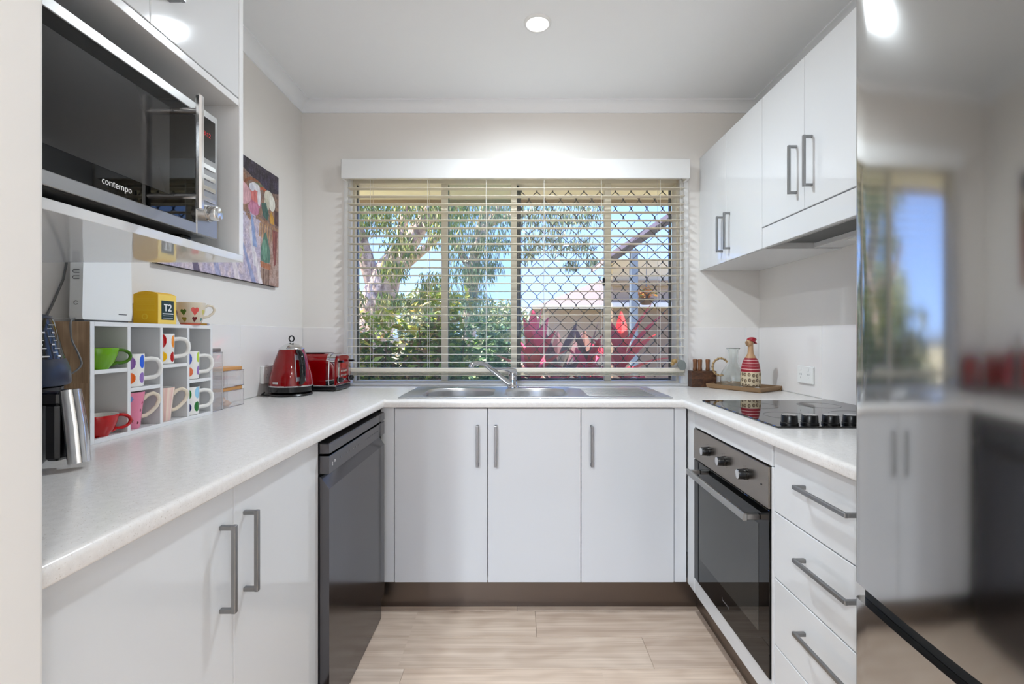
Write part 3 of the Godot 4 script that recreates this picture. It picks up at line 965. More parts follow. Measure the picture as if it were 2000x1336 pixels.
	for a in [1.825, 1.682, 1.525]:
		knob(t, P(X - 0.006, -0.4475, a), out_w, 0.0165, 0.027, M.black_plastic, M.steel_bright)
		for k in 9:
			var g := -2.3 + 4.6 * k / 8.0
			slab("mark", X - 0.0066, X - 0.0062, -0.4475 + cos(g) * 0.026 - 0.0008, -0.4475 + cos(g) * 0.026 + 0.0008, a + sin(g) * 0.026 - 0.0008, a + sin(g) * 0.026 + 0.0008, M.print_black, fas, 0.0)
	slab("indicator_light", X - 0.008, X - 0.006, -0.4515, -0.4475, 1.425, 1.429, M.black_gloss, t, 0.0)
	var od := slab("door", X - 0.004, X + 0.02, -1.012, -0.514, 1.384, 1.972, M.black_glass, t, 0.002)
	slab("window", X - 0.0046, X - 0.0038, -0.905, -0.575, 1.445, 1.915, M.oven_window, od, 0.0)
	# small maker's mark, too faint to read: a long stroke between two short ones
	slab("logo", X - 0.0047, X - 0.0042, -0.9545, -0.9505, 1.655, 1.700, M.print_grey, od, 0.0)
	slab("logo", X - 0.0047, X - 0.0042, -0.9505, -0.944, 1.699, 1.702, M.print_grey, od, 0.0)
	slab("logo", X - 0.0047, X - 0.0042, -0.959, -0.9505, 1.650, 1.654, M.print_grey, od, 0.0)
	var hm := MB.new()
	mslab(hm, 0.690, 0.703, -0.566, -0.541, 1.435, 1.925, 0.003)
	mslab(hm, 0.700, X - 0.004, -0.562, -0.545, 1.437, 1.455, 0.002)
	mslab(hm, 0.700, X - 0.004, -0.562, -0.545, 1.905, 1.923, 0.002)
	solid(hm, "handle", M.steel, od)
	# hob
	t = thing("cooktop", "black ceramic glass cooktop with four knobs set in the bench", "cooktop", P(1.07, BENCH, 1.72))
	slab("glass", 0.787, 1.342, BENCH + 0.0005, BENCH + 0.006, 1.424, 2.006, M.hob_glass, t, 0.002)
	for a in [[0.93, 1.86, 0.09], [1.19, 1.86, 0.075], [0.93, 1.62, 0.075], [1.19, 1.62, 0.1]]:
		var rm := MB.new()
		rm.lathe([[a[2] - 0.001, 0.0], [a[2] - 0.001, 0.0003], [a[2], 0.0003], [a[2], 0.0]], 48, Transform3D(Basis(), P(a[0], BENCH + 0.006, a[1])))
		solid(rm, "cooking_zone", M.zone_print, t)
	for x in [0.8455, 0.909, 0.9735, 1.038]:
		knob(t, P(x, BENCH + 0.006, 1.463), Basis(), 0.0235, 0.029, M.black_plastic, M.steel_bright)

# ------------------------------------------------------------------ sink and tap
func sink_cell(rim: MB, bowl: MB, x0: float, x1: float, d0: float, d1: float, bx: float, bd: float, rx: float, rd: float, h: float, depth: float) -> void:
	var angs := []
	for k in 64:
		angs.append(TAU * k / 64.0)
	for c in [[x0, d0], [x0, d1], [x1, d0], [x1, d1]]:
		angs.append(fposmod(atan2(c[1] - bd, c[0] - bx), TAU))
	angs.sort()
	var sup := func(g: float, s: float) -> Vector2:
		var c := cos(g); var n := sin(g)
		# ray to a rounded rectangle
		var r := pow(pow(absf(c) / (rx * s), 6.0) + pow(absf(n) / (rd * s), 6.0), -1.0 / 6.0)
		return Vector2(bx + c * r, bd + n * r)
	var rect := func(g: float) -> Vector2:
		var c := cos(g); var n := sin(g)
		var s := 1e9
		if c > 1e-6: s = minf(s, (x1 - bx) / c)
		if c < -1e-6: s = minf(s, (x0 - bx) / c)
		if n > 1e-6: s = minf(s, (d1 - bd) / n)
		if n < -1e-6: s = minf(s, (d0 - bd) / n)
		return Vector2(bx + c * s, bd + n * s)
	var steps := [[1.0, 0.0], [0.985, -0.004], [0.965, -0.014], [0.94, -depth + 0.03], [0.90, -depth + 0.01], [0.82, -depth], [0.12, -depth - 0.004]]
	for i in angs.size():
		var a: float = angs[i]
		var b: float = angs[(i + 1) % angs.size()]
		var pa: Vector2 = sup.call(a, 1.0); var pb: Vector2 = sup.call(b, 1.0)
		var ra: Vector2 = rect.call(a); var rb: Vector2 = rect.call(b)
		rim.flat(P(pa.x, h, pa.y), P(pb.x, h, pb.y), P(rb.x, h, rb.y), P(ra.x, h, ra.y), Vector3.UP)
		for s in steps.size() - 1:
			var q0: Vector2 = sup.call(a, steps[s][0]); var q1: Vector2 = sup.call(b, steps[s][0])
			var q2: Vector2 = sup.call(b, steps[s + 1][0]); var q3: Vector2 = sup.call(a, steps[s + 1][0])
			var dh: float = steps[s][1] - steps[s + 1][1]
			var dr: float = (steps[s][0] - steps[s + 1][0]) * 0.2
			var na := (Vector3(-cos(a), 0, sin(a)) * dh + Vector3.UP * dr).normalized()
			var nb := (Vector3(-cos(b), 0, sin(b)) * dh + Vector3.UP * dr).normalized()
			bowl.quad(P(q0.x, h + steps[s][1], q0.y), P(q1.x, h + steps[s][1], q1.y), P(q2.x, h + steps[s + 1][1], q2.y), P(q3.x, h + steps[s + 1][1], q3.y), na, nb, nb, na)

func wet_area() -> void:
	var t := thing("sink", "stainless steel sink with one and a half bowls and drainer", "sink", P(0.08, BENCH, 2.34))
	var h := BENCH + 0.004
	var rim := MB.new()
	var b1 := MB.new()
	var b2 := MB.new()
	sink_cell(rim, b1, -0.532, -0.085, 2.118, 2.565, -0.280, 2.315, 0.170, 0.165, h, 0.17)
	sink_cell(rim, b2, -0.085, 0.27, 2.118, 2.565, 0.090, 2.315, 0.150, 0.165, h, 0.12)
	# drainer field, a little sunk, and the rolled outer edge
	rim.flat(P(0.27, h, 2.118), P(0.696, h, 2.118), P(0.696, h, 2.15), P(0.27, h, 2.15), Vector3.UP)
	rim.flat(P(0.27, h, 2.52), P(0.696, h, 2.52), P(0.696, h, 2.565), P(0.27, h, 2.565), Vector3.UP)
	rim.flat(P(0.66, h, 2.15), P(0.696, h, 2.15), P(0.696, h, 2.52), P(0.66, h, 2.52), Vector3.UP)
	rim.flat(P(0.27, h, 2.15), P(0.30, h - 0.003, 2.15), P(0.30, h - 0.003, 2.52), P(0.27, h, 2.52), Vector3.UP)
	rim.flat(P(0.30, h - 0.003, 2.15), P(0.66, h - 0.003, 2.15), P(0.66, h - 0.003, 2.52), P(0.30, h - 0.003, 2.52), Vector3.UP)
	rim.flat(P(0.27, h, 2.15), P(0.66, h, 2.15), P(0.66, h - 0.003, 2.152), P(0.27, h - 0.003, 2.152), Vector3(0, 0.5, -0.5).normalized())
	rim.flat(P(0.27, h, 2.52), P(0.66, h, 2.52), P(0.66, h - 0.003, 2.518), P(0.27, h - 0.003, 2.518), Vector3(0, 0.5, 0.5).normalized())
	rim.flat(P(0.66, h, 2.15), P(0.66, h, 2.52), P(0.659, h - 0.003, 2.52), P(0.659, h - 0.003, 2.15), Vector3(-0.5, 0.5, 0).normalized())
	mslab(rim, -0.534, 0.698, BENCH + 0.0003, h + 0.0008, 2.114, 2.119, 0.0015)
	mslab(rim, -0.534, 0.698, BENCH + 0.0003, h + 0.0008, 2.564, 2.569, 0.0015)
	mslab(rim, -0.536, -0.531, BENCH + 0.0003, h + 0.0008, 2.114, 2.569, 0.0015)
	mslab(rim, 0.695, 0.700, BENCH + 0.0003, h + 0.0008, 2.114, 2.569, 0.0015)
	solid(rim, "rim", M.sink_steel, t)
	for a in [[b1, -0.280, 0.17], [b2, 0.090, 0.12]]:
		var o := solid(a[0], "bowl", M.sink_steel, t)
		var dm := MB.new()
		dm.lathe([[0.0001, 0.0], [0.018, 0.001], [0.02, 0.004], [0.038, 0.005], [0.042, 0.001]], 32, Transform3D(Basis(), P(a[1], h - a[2] - 0.006, 2.315)))
		solid(dm, "drain", M.chrome, o)
	for k in 8:
		slab("drainer_ridge", 0.33, 0.64, h - 0.003, h + 0.0005, 2.185 + k * 0.042, 2.195 + k * 0.042, M.sink_steel, t, 0.002)
	# mixer tap, spout swung to the left
	var bx := -0.024
	var bd := 2.505
	t = thing("mixer_tap", "chrome mixer tap with an angled spout behind the sink", "tap", P(bx, h, bd))
	var mb := MB.new()
	mb.lathe([[0.0001, 0.0], [0.030, 0.0], [0.030, 0.006], [0.026, 0.012], [0.0235, 0.018], [0.0225, 0.05], [0.0235, 0.066], [0.0225, 0.078], [0.016, 0.090], [0.0001, 0.094]], 36, Transform3D(Basis(), P(bx, h + 0.0005, bd)))
	solid(mb, "body", M.chrome, t)
	mb = MB.new()
	var sp := [P(-0.030, -0.252, 2.50), P(-0.055, -0.240, 2.48), P(-0.105, -0.196, 2.452), P(-0.150, -0.158, 2.425), P(-0.166, -0.1465, 2.412), P(-0.186, -0.140, 2.397), P(-0.205, -0.139, 2.383), P(-0.224, -0.1425, 2.368), P(-0.2285, -0.150, 2.364)]
	mb.tube(sp, [0.0155, 0.015, 0.0135, 0.0125, 0.012, 0.0118, 0.0118, 0.0125, 0.0125], 20)
	solid(mb, "spout", M.chrome, t)
	mb = MB.new()
	mb.tube([P(-0.2275, -0.146, 2.365), P(-0.231, -0.158, 2.362)], 0.0135, 18)
	solid(mb, "aerator", M.chrome, t)
	mb = MB.new()
	mb.tube([P(bx + 0.012, -0.187, bd), P(bx - 0.012, -0.181, bd - 0.012), P(bx - 0.045, -0.174, bd - 0.03), P(bx - 0.085, -0.1715, bd - 0.05), P(bx - 0.105, -0.173, bd - 0.06)], [0.014, 0.013, 0.0085, 0.0065, 0.005], 16, false, 1.4, Vector3.UP)
	solid(mb, "lever", M.chrome, t)

# ------------------------------------------------------------------ things on the left bench
func cup(called: String, label: String, prof: Array, m: Material, inner: Material, hpts: Array, hr: float, hm: Material, at: Vector3, turn: float, group := "mugs in the shelf", squash := 1.0) -> Node3D:
	var t := thing(called, label, "mug", Vector3.ZERO, group)
	var mb := MB.new()
	mb.lathe(prof, 40)
	put(mb.mesh(), "body", m, t)
	# inside of the cup: the outline moved in by the wall's thickness
	var inn := []
	for i in range(prof.size() - 1, -1, -1):
		inn.append([maxf(prof[i][0] - 0.003, 0.0001), maxf(prof[i][1], 0.004)])
	inn[0] = [prof[-1][0], prof[-1][1]]
	inn.insert(1, [prof[-1][0] - 0.003, prof[-1][1] - 0.0005])
	inn.append([0.0001, 0.004])
	mb = MB.new()
	mb.lathe(inn, 40)
	put(mb.mesh(), "inside", inner, t)
	mb = MB.new()
	mb.tube(hpts, hr, 12, false, squash, Vector3.BACK)
	put(mb.mesh(), "handle", hm, t)
	t.position = at
	t.rotation.y = turn
	return t

func arc(cx: float, cy: float, rx: float, ry: float, a0: float, a1: float, k := 14) -> Array:
	var out := []
	for i in k + 1:
		var g := deg_to_rad(lerpf(a0, a1, float(i) / k))
		out.append(Vector3(cx + cos(g) * rx, cy + sin(g) * ry, 0))
	return out

# printed dots round a mug; u 0.25 of the picture faces the aisle, u 0 faces the handle
func dots_image(spots: Array) -> Image:
	var img := Image.create(256, 96, false, Image.FORMAT_RGB8)
	img.fill(Color(0.93, 0.92, 0.90))
	for s in spots:
		ell(img, s[0], s[1] * 0.74, s[2], s[3] * 0.74, s[4])
	return img

func picture(key: String, img: Image, rough := 0.12) -> StandardMaterial3D:
	var m := mat(key, Color(1, 1, 1), rough)
	m.albedo_texture = tex(img)
	return m

func left_bench_things() -> void:
	var east := Basis(Vector3.UP, EAST)
	# ---- mug shelf
	var SX := -1.092
	var S0 := 1.203
	var S1 := 1.690
	var H0 := BENCH
	var H1 := 0.037
	var t := thing("mug_shelf", "small white pigeonhole mug shelf with oak-look end on the bench", "shelf", P(-1.13, BENCH, 1.45))
	slab("end_panel", XL + 0.012, SX, H0, H1, S0, S0 + 0.012, M.shelf_oak, t, 0.001)
	slab("end_panel", XL + 0.012, SX, H0, H1, S1 - 0.012, S1, M.carcass_white, t, 0.001)
	slab("front_edge", SX, SX + 0.002, H0, H1, S0, S0 + 0.012, M.carcass_white, t, 0.0004)
	slab("top_board", XL + 0.012, SX + 0.002, H1 - 0.012, H1, S0 + 0.012, S1 - 0.012, M.carcass_white, t, 0.0008)
	slab("bottom_board", XL + 0.012, SX + 0.002, H0, H0 + 0.012, S0 + 0.012, S1 - 0.012, M.carcass_white, t, 0.0008)
	slab("back_board", XL + 0.009, XL + 0.012, H0, H1, S0, S1, M.carcass_white, t, 0.0)
	var dv := [S0 + 0.006, 1.3235, 1.4445, 1.5625, S1 - 0.006]
	for i in [1, 2, 3]:
		slab("divider", XL + 0.012, SX + 0.002, H0 + 0.012, H1 - 0.012, dv[i] - 0.0055, dv[i] + 0.0055, M.carcass_white, t, 0.0008)
	var sh := [-0.0945, -0.153, -0.0945, -0.153]
	for i in 4:
		slab("shelf_board", XL + 0.012, SX + 0.002, sh[i] - 0.0055, sh[i] + 0.0055, dv[i] + 0.0055, dv[i + 1] - 0.0055, M.carcass_white, t, 0.0008)
	# ---- cups in it; local +x of a cup is its handle, turned to point away from the lens
	var away := deg_to_rad(52.0)
	var MX := -1.122
	var wide := [[0.0001, 0.0], [0.024, 0.0], [0.026, 0.004], [0.036, 0.018], [0.043, 0.038], [0.046, 0.056], [0.0455, 0.057]]
	var wideh := arc(0.051, 0.032, 0.024, 0.018, 100, -110)
	wideh.insert(0, Vector3(0.040, 0.047, 0))
	wideh.append(Vector3(0.030, 0.008, 0))
	cup("tea_cup", "wide lime green tea cup in the top left pigeonhole", wide, M.ceramic_green, M.ceramic_green, wideh, 0.0042, M.ceramic_green_dark, P(MX, sh[0] + 0.0055, 1.258), deg_to_rad(62.0))
	cup("tea_cup", "wide red tea cup with white inside in the bottom left pigeonhole", wide, M.ceramic_red, M.ceramic_white, wideh, 0.0042, M.ceramic_red, P(MX, H0 + 0.012, 1.258), deg_to_rad(62.0))
	var mug := [[0.0001, 0.0], [0.030, 0.0], [0.0335, 0.003], [0.0345, 0.05], [0.035, 0.094], [0.0345, 0.0955]]
	var mugh := [Vector3(0.033, 0.078, 0), Vector3(0.050, 0.080, 0), Vector3(0.065, 0.077, 0), Vector3(0.073, 0.066, 0), Vector3(0.075, 0.050, 0), Vector3(0.071, 0.034, 0), Vector3(0.060, 0.025, 0), Vector3(0.033, 0.022, 0)]
	var pu := Color(0.50, 0.33, 0.60); var og := Color(0.89, 0.37, 0.03); var bl := Color(0.12, 0.36, 0.83); var li := Color(0.58, 0.44, 0.72)
	var rd := Color(0.70, 0.02, 0.04); var ye := Color(0.95, 0.72, 0.02); var pe := Color(0.35, 0.42, 0.75); var co := Color(0.90, 0.46, 0.30)
	var gr := Color(0.02, 0.42, 0.10); var nv := Color(0.06, 0.08, 0.36); var sk := Color(0.58, 0.78, 0.88); var lg := Color(0.72, 0.82, 0.30); var am := Color(0.94, 0.55, 0.14)
	var pats := [
		["lilac, blue and orange spots in the second column", [[180, 26, 20, 20, pu], [180, 70, 20, 17, og], [224, 22, 12, 20, bl], [224, 70, 12, 16, li], [20, 40, 12, 20, rd], [104, 40, 20, 22, ye], [136, 50, 10, 20, bl], [80, 50, 20, 20, pu]]],
		["red, yellow and orange spots in the third column", [[174, 22, 24, 26, rd], [180, 72, 20, 17, ye], [226, 24, 10, 20, am], [224, 74, 12, 16, rd], [104, 40, 20, 22, am], [136, 50, 10, 20, rd], [80, 50, 20, 20, ye]]],
		["blue, coral and lime spots in the last column", [[176, 26, 20, 22, pe], [180, 70, 20, 17, co], [224, 20, 10, 18, lg], [226, 66, 10, 16, li], [104, 40, 20, 22, co], [136, 50, 10, 20, pe], [80, 50, 20, 20, lg]]],
		["green, navy and sky blue spots in the lowest right pigeonhole", [[174, 24, 20, 20, gr], [176, 70, 18, 17, nv], [220, 20, 14, 20, sk], [218, 68, 14, 17, gr], [104, 40, 20, 22, sk], [136, 50, 10, 20, nv], [80, 50, 20, 20, gr]]]]
	var where := [[sh[1] + 0.0055, dv[1]], [sh[2] + 0.0055, dv[2]], [sh[3] + 0.0055, dv[3]], [H0 + 0.012, dv[3]]]
	for i in 4:
		var pm := picture("spots%d" % i, dots_image(pats[i][1]))
		cup("mug", "white mug with " + pats[i][0], mug, pm, M.ceramic_white, mugh, 0.006, M.ceramic_white, P(MX, where[i][0], where[i][1] + 0.0395), away, "mugs in the shelf", 1.1)
	var tall := [[0.0001, 0.0], [0.022, 0.0], [0.0245, 0.003], [0.027, 0.03], [0.031, 0.07], [0.0355, 0.104], [0.035, 0.1055]]
	var tallh := [Vector3(0.030, 0.080, 0), Vector3(0.042, 0.093, 0), Vector3(0.056, 0.097, 0), Vector3(0.067, 0.090, 0), Vector3(0.070, 0.076, 0), Vector3(0.064, 0.058, 0), Vector3(0.050, 0.042, 0), Vector3(0.038, 0.033, 0), Vector3(0.027, 0.031, 0)]
	var pk := Image.create(256, 128, false, Image.FORMAT_RGB8)
	pk.fill(Color(0.87, 0.50, 0.61))
	for a in [[176, 30, 11, Color(0.25, 0.36, 0.66)], [186, 22, 7, Color(0.40, 0.52, 0.76)], [182, 92, 6, Color(0.42, 0.16, 0.12)], [190, 100, 5, Color(0.42, 0.20, 0.10)], [222, 66, 4, Color(0.35, 0.10, 0.14)], [214, 110, 4, Color(0.30, 0.08, 0.10)], [228, 40, 4, Color(0.62, 0.18, 0.30)], [120, 60, 9, Color(0.62, 0.18, 0.30)], [110, 40, 9, Color(0.25, 0.36, 0.66)], [80, 90, 10, Color(0.42, 0.16, 0.12)]]:
		for k in 5:
			var g := TAU * k / 5.0
			ell(pk, a[0] + cos(g) * a[2] * 0.6, a[1] * 0.8 + sin(g) * a[2] * 0.6, a[2] * 0.55, a[2] * 0.38, a[3], g)
	cup("mug", "pink flared mug with flower and butterfly print in the second column", tall, picture("floral", pk), M.ceramic_white, tallh, 0.0036, M.ceramic_cream, P(MX, H0 + 0.012, dv[1] + 0.0405), away, "mugs in the shelf", 1.6)
	var sp := Image.create(256, 32, false, Image.FORMAT_RGB8)
	for x in 256:
		for y in 32:
			sp.set_pixel(x, y, Color(0.90, 0.74, 0.70) if (x / 8) % 3 == 0 else Color(0.93, 0.84, 0.78) if (x / 8) % 3 == 1 else Color(0.91, 0.79, 0.74))
	cup("mug", "pale pink striped flared mug in the third column", tall, picture("stripes", sp), M.ceramic_white, tallh, 0.0036, M.ceramic_cream, P(MX, H0 + 0.012, dv[2] + 0.0405), away, "mugs in the shelf", 1.6)
	# ---- on top of it
	t = thing("router", "white upright internet router on the mug shelf", "router", P(-1.15, H1, 1.30))
	var rp := PackedVector2Array([Vector2(1.228, 0.0), Vector2(1.382, 0.0), Vector2(1.386, 0.02), Vector2(1.380, 0.225), Vector2(1.374, 0.235), Vector2(1.238, 0.235), Vector2(1.231, 0.228), Vector2(1.226, 0.01)])
	var mb := MB.new()
	mb.prism(rp, 0.034, Transform3D(Basis(Vector3(0, 0, -1), Vector3.UP, Vector3(1, 0, 0)), P(-1.166, H1 + 0.006, 0)), 20.0)
	solid(mb, "case", M.white_plastic, t)
	slab("foot", -1.160, -1.136, H1, H1 + 0.0065, 1.236, 1.376, M.grey_plastic, t, 0.0)
	for h in [0.040, 0.056]:
		mb = MB.new()
		mb.tube([P(-1.1405, H1 + h + 0.072, 1.2265), P(-1.1545, H1 + h + 0.072, 1.2265), P(-1.1575, H1 + h + 0.076, 1.2265), P(-1.1545, H1 + h + 0.080, 1.2265), P(-1.1405, H1 + h + 0.080, 1.2265)], 0.0008, 6)
		solid(mb, "slot_mark", M.print_grey, t)
	mb = MB.new()
	mb.tube(arc(0, 0, 0.005, 0.005, 30, 330).map(func(v): return P(-1.149 + v.x, H1 + 0.05 + v.y, 1.2262)), 0.0007, 6)
	solid(mb, "power_mark", M.print_grey, t)
	slab("logo", -1.1322, -1.1316, H1 + 0.0225, H1 + 0.025, 1.338, 1.366, M.print_grey, t, 0.0)
	# loose lead from the router round the end of the shelf
	mb = MB.new()
	var cs := Curve3D.new()
	for p in [[-1.150, 0.046, 1.224], [-1.128, 0.034, 1.19], [-1.120, -0.010, 1.185], [-1.098, -0.048, 1.18], [-1.093, -0.075, 1.18], [-1.108, -0.100, 1.16], [-1.145, -0.130, 1.14], [-1.17, -0.18, 1.13]]:
		cs.add_point(P(p[0], p[1], p[2]))
	for i in cs.point_count:
		var a := cs.get_point_position(maxi(i - 1, 0))
		var b := cs.get_point_position(mini(i + 1, cs.point_count - 1))
		cs.set_point_in(i, -(b - a) / 6.0)
		cs.set_point_out(i, (b - a) / 6.0)
	mb.tube(Array(cs.tessellate(4, 3)), 0.0022, 8)
	solid(mb, "power_cord", M.cord_grey, t)
	# lead hanging on the wall behind
	mb = MB.new()
	mb.tube([P(XL + 0.006, 0.33, 1.27), P(XL + 0.006, 0.24, 1.262), P(XL + 0.006, 0.15, 1.245), P(XL + 0.006, 0.08, 1.215), P(XL + 0.006, 0.03, 1.19), P(XL + 0.006, -0.05, 1.17)], 0.0025, 8)
	solid(mb, "phone_cord", M.cord_grey, t)
	# tea box
	t = thing("tea_box", "yellow cube tea box with dark green label on the shelf", "box", P(-1.138, H1, 1.48))
	slab("carton", -1.176, -1.100, H1, H1 + 0.092, 1.442, 1.5195, M.tea_yellow, t, 0.0012)
	slab("front_sleeve", -1.100, -1.0994, H1 + 0.0005, H1 + 0.0915, 1.4425, 1.519, M.tea_lemon, t, 0.0)
	mb = MB.new()
	mb.prism(PackedVector2Array([Vector2(-1.174, 0), Vector2(-1.102, 0), Vector2(-1.115, 0.006), Vector2(-1.138, 0.009), Vector2(-1.160, 0.006)]), 0.074, Transform3D(Basis(Vector3.RIGHT, Vector3.UP, Vector3(0, 0, -1)), P(0, H1 + 0.092, 1.444)))
	solid(mb, "lid_flap", M.tea_yellow, t)
	for k in 12:
		slab("print_line", -1.166, -1.110, H1 + 0.040 + k * 0.0035, H1 + 0.0408 + k * 0.0035, 1.4415, 1.4421, M.tea_gold, t, 0.0)
	mb = MB.new()
	mb.lathe([[0.006, 0.0], [0.006, 0.0004], [0.009, 0.0004], [0.009, 0.0]], 20, Transform3D(Basis(Vector3.RIGHT, -PI / 2).rotated(Vector3.UP, PI), P(-1.140, H1 + 0.022, 1.4420)))
	solid(mb, "seal_print", M.tea_gold, t)
	var lb := slab("label", -1.0995, -1.0988, H1 + 0.013, H1 + 0.073, 1.456, 1.508, M.label_green, t, 0.0)
	lettering("T2", 0.0235, M.print_white, lb, P(-1.0986, H1 + 0.0505, 1.4815), east, "lettering", true)
	slab("print_line", -1.0988, -1.0984, H1 + 0.0305, H1 + 0.0335, 1.460, 1.505, M.print_white, lb, 0.0)
	slab("print_line", -1.0988, -1.0984, H1 + 0.0255, H1 + 0.0265, 1.462, 1.503, M.print_white, lb, 0.0)
	slab("print_line", -1.0988, -1.0984, H1 + 0.0180, H1 + 0.0192, 1.462, 1.503, M.print_white, lb, 0.0)
	# mug with hearts
	var hi := Image.create(512, 160, false, Image.FORMAT_RGB8)
	hi.fill(Color(0.85, 0.79, 0.70))
	for x in 512:
		for y in range(108, 160):
			hi.set_pixel(x, y, Color(0.86, 0.40, 0.30))
	for a in [[384, 62, 26, Color(0.88, 0.36, 0.33)], [385, 122, 18, Color(0.42, 0.01, 0.03)], [446, 68, 18, Color(0.80, 0.76, 0.42)], [440, 124, 14, Color(0.36, 0.52, 0.52)], [318, 70, 20, Color(0.28, 0.42, 0.20)], [318, 124, 18, Color(0.52, 0.46, 0.10)], [100, 70, 24, Color(0.88, 0.36, 0.33)], [160, 110, 20, Color(0.36, 0.52, 0.52)], [250, 80, 24, Color(0.42, 0.01, 0.03)]]:
		heart(hi, a[0], a[1] * 0.72, a[2] * 0.92, a[3])
	var hp := [[0.0001, 0.0], [0.026, 0.0], [0.029, 0.003], [0.036, 0.02], [0.0415, 0.045], [0.0435, 0.074], [0.043, 0.075]]
	var hh := [Vector3(0.040, 0.060, 0), Vector3(0.052, 0.068, 0), Vector3(0.066, 0.066, 0), Vector3(0.073, 0.054, 0), Vector3(0.068, 0.042, 0), Vector3(0.055, 0.031, 0), Vector3(0.036, 0.024, 0)]
	cup("mug", "cream mug painted with coloured hearts on top of the shelf", hp, picture("hearts", hi, 0.2), M.ceramic_cream, hh, 0.0042, M.ceramic_cream, P(-1.108, H1, 1.598), away, "")
	t = thing("key_ring", "tiny gold and glass trinket beside the hearts mug", "trinket", P(-1.105, H1, 1.665))
	mb = MB.new()
	mb.tube([P(-1.105, H1 + 0.004, 1.640), P(-1.104, H1 + 0.004, 1.672)], 0.004, 10)
	solid(mb, "barrel", M.gold, t)
	mb = MB.new()
	mb.tube([P(-1.104, H1 + 0.004, 1.672), P(-1.103, H1 + 0.004, 1.684)], 0.0035, 10)
	solid(mb, "tip", M.chrome, t)
	# ---- navy kitchen appliance with a steel handle
	var ax := -1.09
	var ad := 1.0
	var at := P(ax, BENCH, ad)
	t = thing("air_fryer", "navy blue air fryer with steel drawer handle beside the wall end", "air fryer", at)
	var tf := Transform3D(Basis(), at)
	mb = MB.new()
	mb.lathe([[0.0001, 0.0], [0.060, 0.0], [0.070, 0.010], [0.082, 0.040], [0.089, 0.09], [0.092, 0.150], [0.093, 0.168]], 48, tf)
	solid(mb, "drawer_drum", M.navy_dark, t)
	mb = MB.new()
	mb.lathe([[0.093, 0.170], [0.104, 0.173], [0.1055, 0.179], [0.104, 0.205], [0.097, 0.228], [0.095, 0.230]], 48, tf)
	solid(mb, "band", M.navy, t)
	mb = MB.new()
	mb.lathe([[0.095, 0.230], [0.0915, 0.245], [0.0825, 0.290], [0.0775, 0.312], [0.075, 0.318]], 48, tf)
	var pan := solid(mb, "touch_panel", M.black_gloss, t)
	mb = MB.new()
	mb.lathe([[0.0755, 0.318], [0.0735, 0.324], [0.060, 0.328], [0.0001, 0.329]], 48, tf)
	solid(mb, "top", M.navy, t)
	mb = MB.new()
	mb.lathe([[0.047, 0.3285], [0.049, 0.331], [0.049, 0.341], [0.045, 0.345], [0.0001, 0.346]], 40, Transform3D(Basis(), at + Vector3(0.012, 0, 0.0)))
	solid(mb, "cap", M.white_plastic, t)
	# rows of small marks on the panel, following its slope
	for row in 9:
		var hh2 := 0.236 + row * 0.0085
		var rr := lerpf(0.0937, 0.0778, (hh2 - 0.236) / 0.076) + 0.0008
		for c in 3:
			var g := deg_to_rad(-32.0 + c * 22.0 + (6.0 if row % 2 == 0 else 0.0))
			var wdt: float = [0.012, 0.018, 0.008][(row + c) % 3]
			var b := Basis(Vector3.UP, PI / 2 + g)
			var pos := at + Vector3(cos(g) * rr, hh2, -sin(g) * rr)
			var o := put(bmesh(Vector3(wdt, 0.0012 if row % 3 else 0.003, 0.0008), 0.0), "mark", M.print_white, pan, pos, b)
			o.rotate_object_local(Vector3.RIGHT, -0.28)
	mb = MB.new()
	# half-round steel grip standing off the drum towards the aisle
	var g0 := at + Vector3(0.147, 0.166, 0.006)
	var g1 := at + Vector3(0.168, 0.014, 0.008)
	mb.tube([g0, g0.lerp(g1, 0.5) + Vector3(0.002, 0, 0), g1], [0.0165, 0.018, 0.018], 24, false, 1.15, Vector3.RIGHT)
	solid(mb, "handle", M.steel_bright, t)
	mb = MB.new()
	mb.tube([g0 + Vector3(0, 0.0002, 0), g0 + Vector3(0, 0.0012, 0)], 0.014, 24, false, 1.15, Vector3.RIGHT)
	mb.box(at + Vector3(0.111, 0.148, 0.006), Vector3(0.052, 0.028, 0.034), 0.004)
	mb.box(at + Vector3(0.126, 0.080, 0.008), Vector3(0.030, 0.120, 0.040), 0.006)
	solid(mb, "handle_back", M.navy_dark, t)
	mb = MB.new()
	mb.tube([at + Vector3(0.054, 0.3, 0.060), at + Vector3(0.060, 0.262, 0.068), at + Vector3(0.062, 0.248, 0.071), at + Vector3(0.058, 0.242, 0.076), at + Vector3(0.04, 0.240, 0.086)], 0.0022, 8)
	solid(mb, "chrome_trim", M.chrome, t)
	# ---- clear canisters
	var can := func(called: String, label: String, x0: float, x1: float, h0: float, h1: float, d0: float, d1: float, lid: Material, fill: Material) -> void:
		var c := thing(called, label, "canister", P((x0 + x1) / 2, h0, (d0 + d1) / 2), "clear canisters beside the mug shelf")
		var b := MB.new()
		var k := 0.0025
		mslab(b, x0, x1, h0, h0 + k, d0, d1, 0.0)
		mslab(b, x0, x0 + k, h0 + k, h1 - 0.014, d0, d1, 0.0)
		mslab(b, x1 - k, x1, h0 + k, h1 - 0.014, d0, d1, 0.0)
		mslab(b, x0 + k, x1 - k, h0 + k, h1 - 0.014, d0, d0 + k, 0.0)
		mslab(b, x0 + k, x1 - k, h0 + k, h1 - 0.014, d1 - k, d1, 0.0)
		solid(b, "box", M.acrylic, c)
		var ed := MB.new()
		for x in [x0, x1]:
			for d in [d0, d1]:
				ed.tube([P(x, h0, d), P(x, h1 - 0.014, d)], 0.0014, 6)
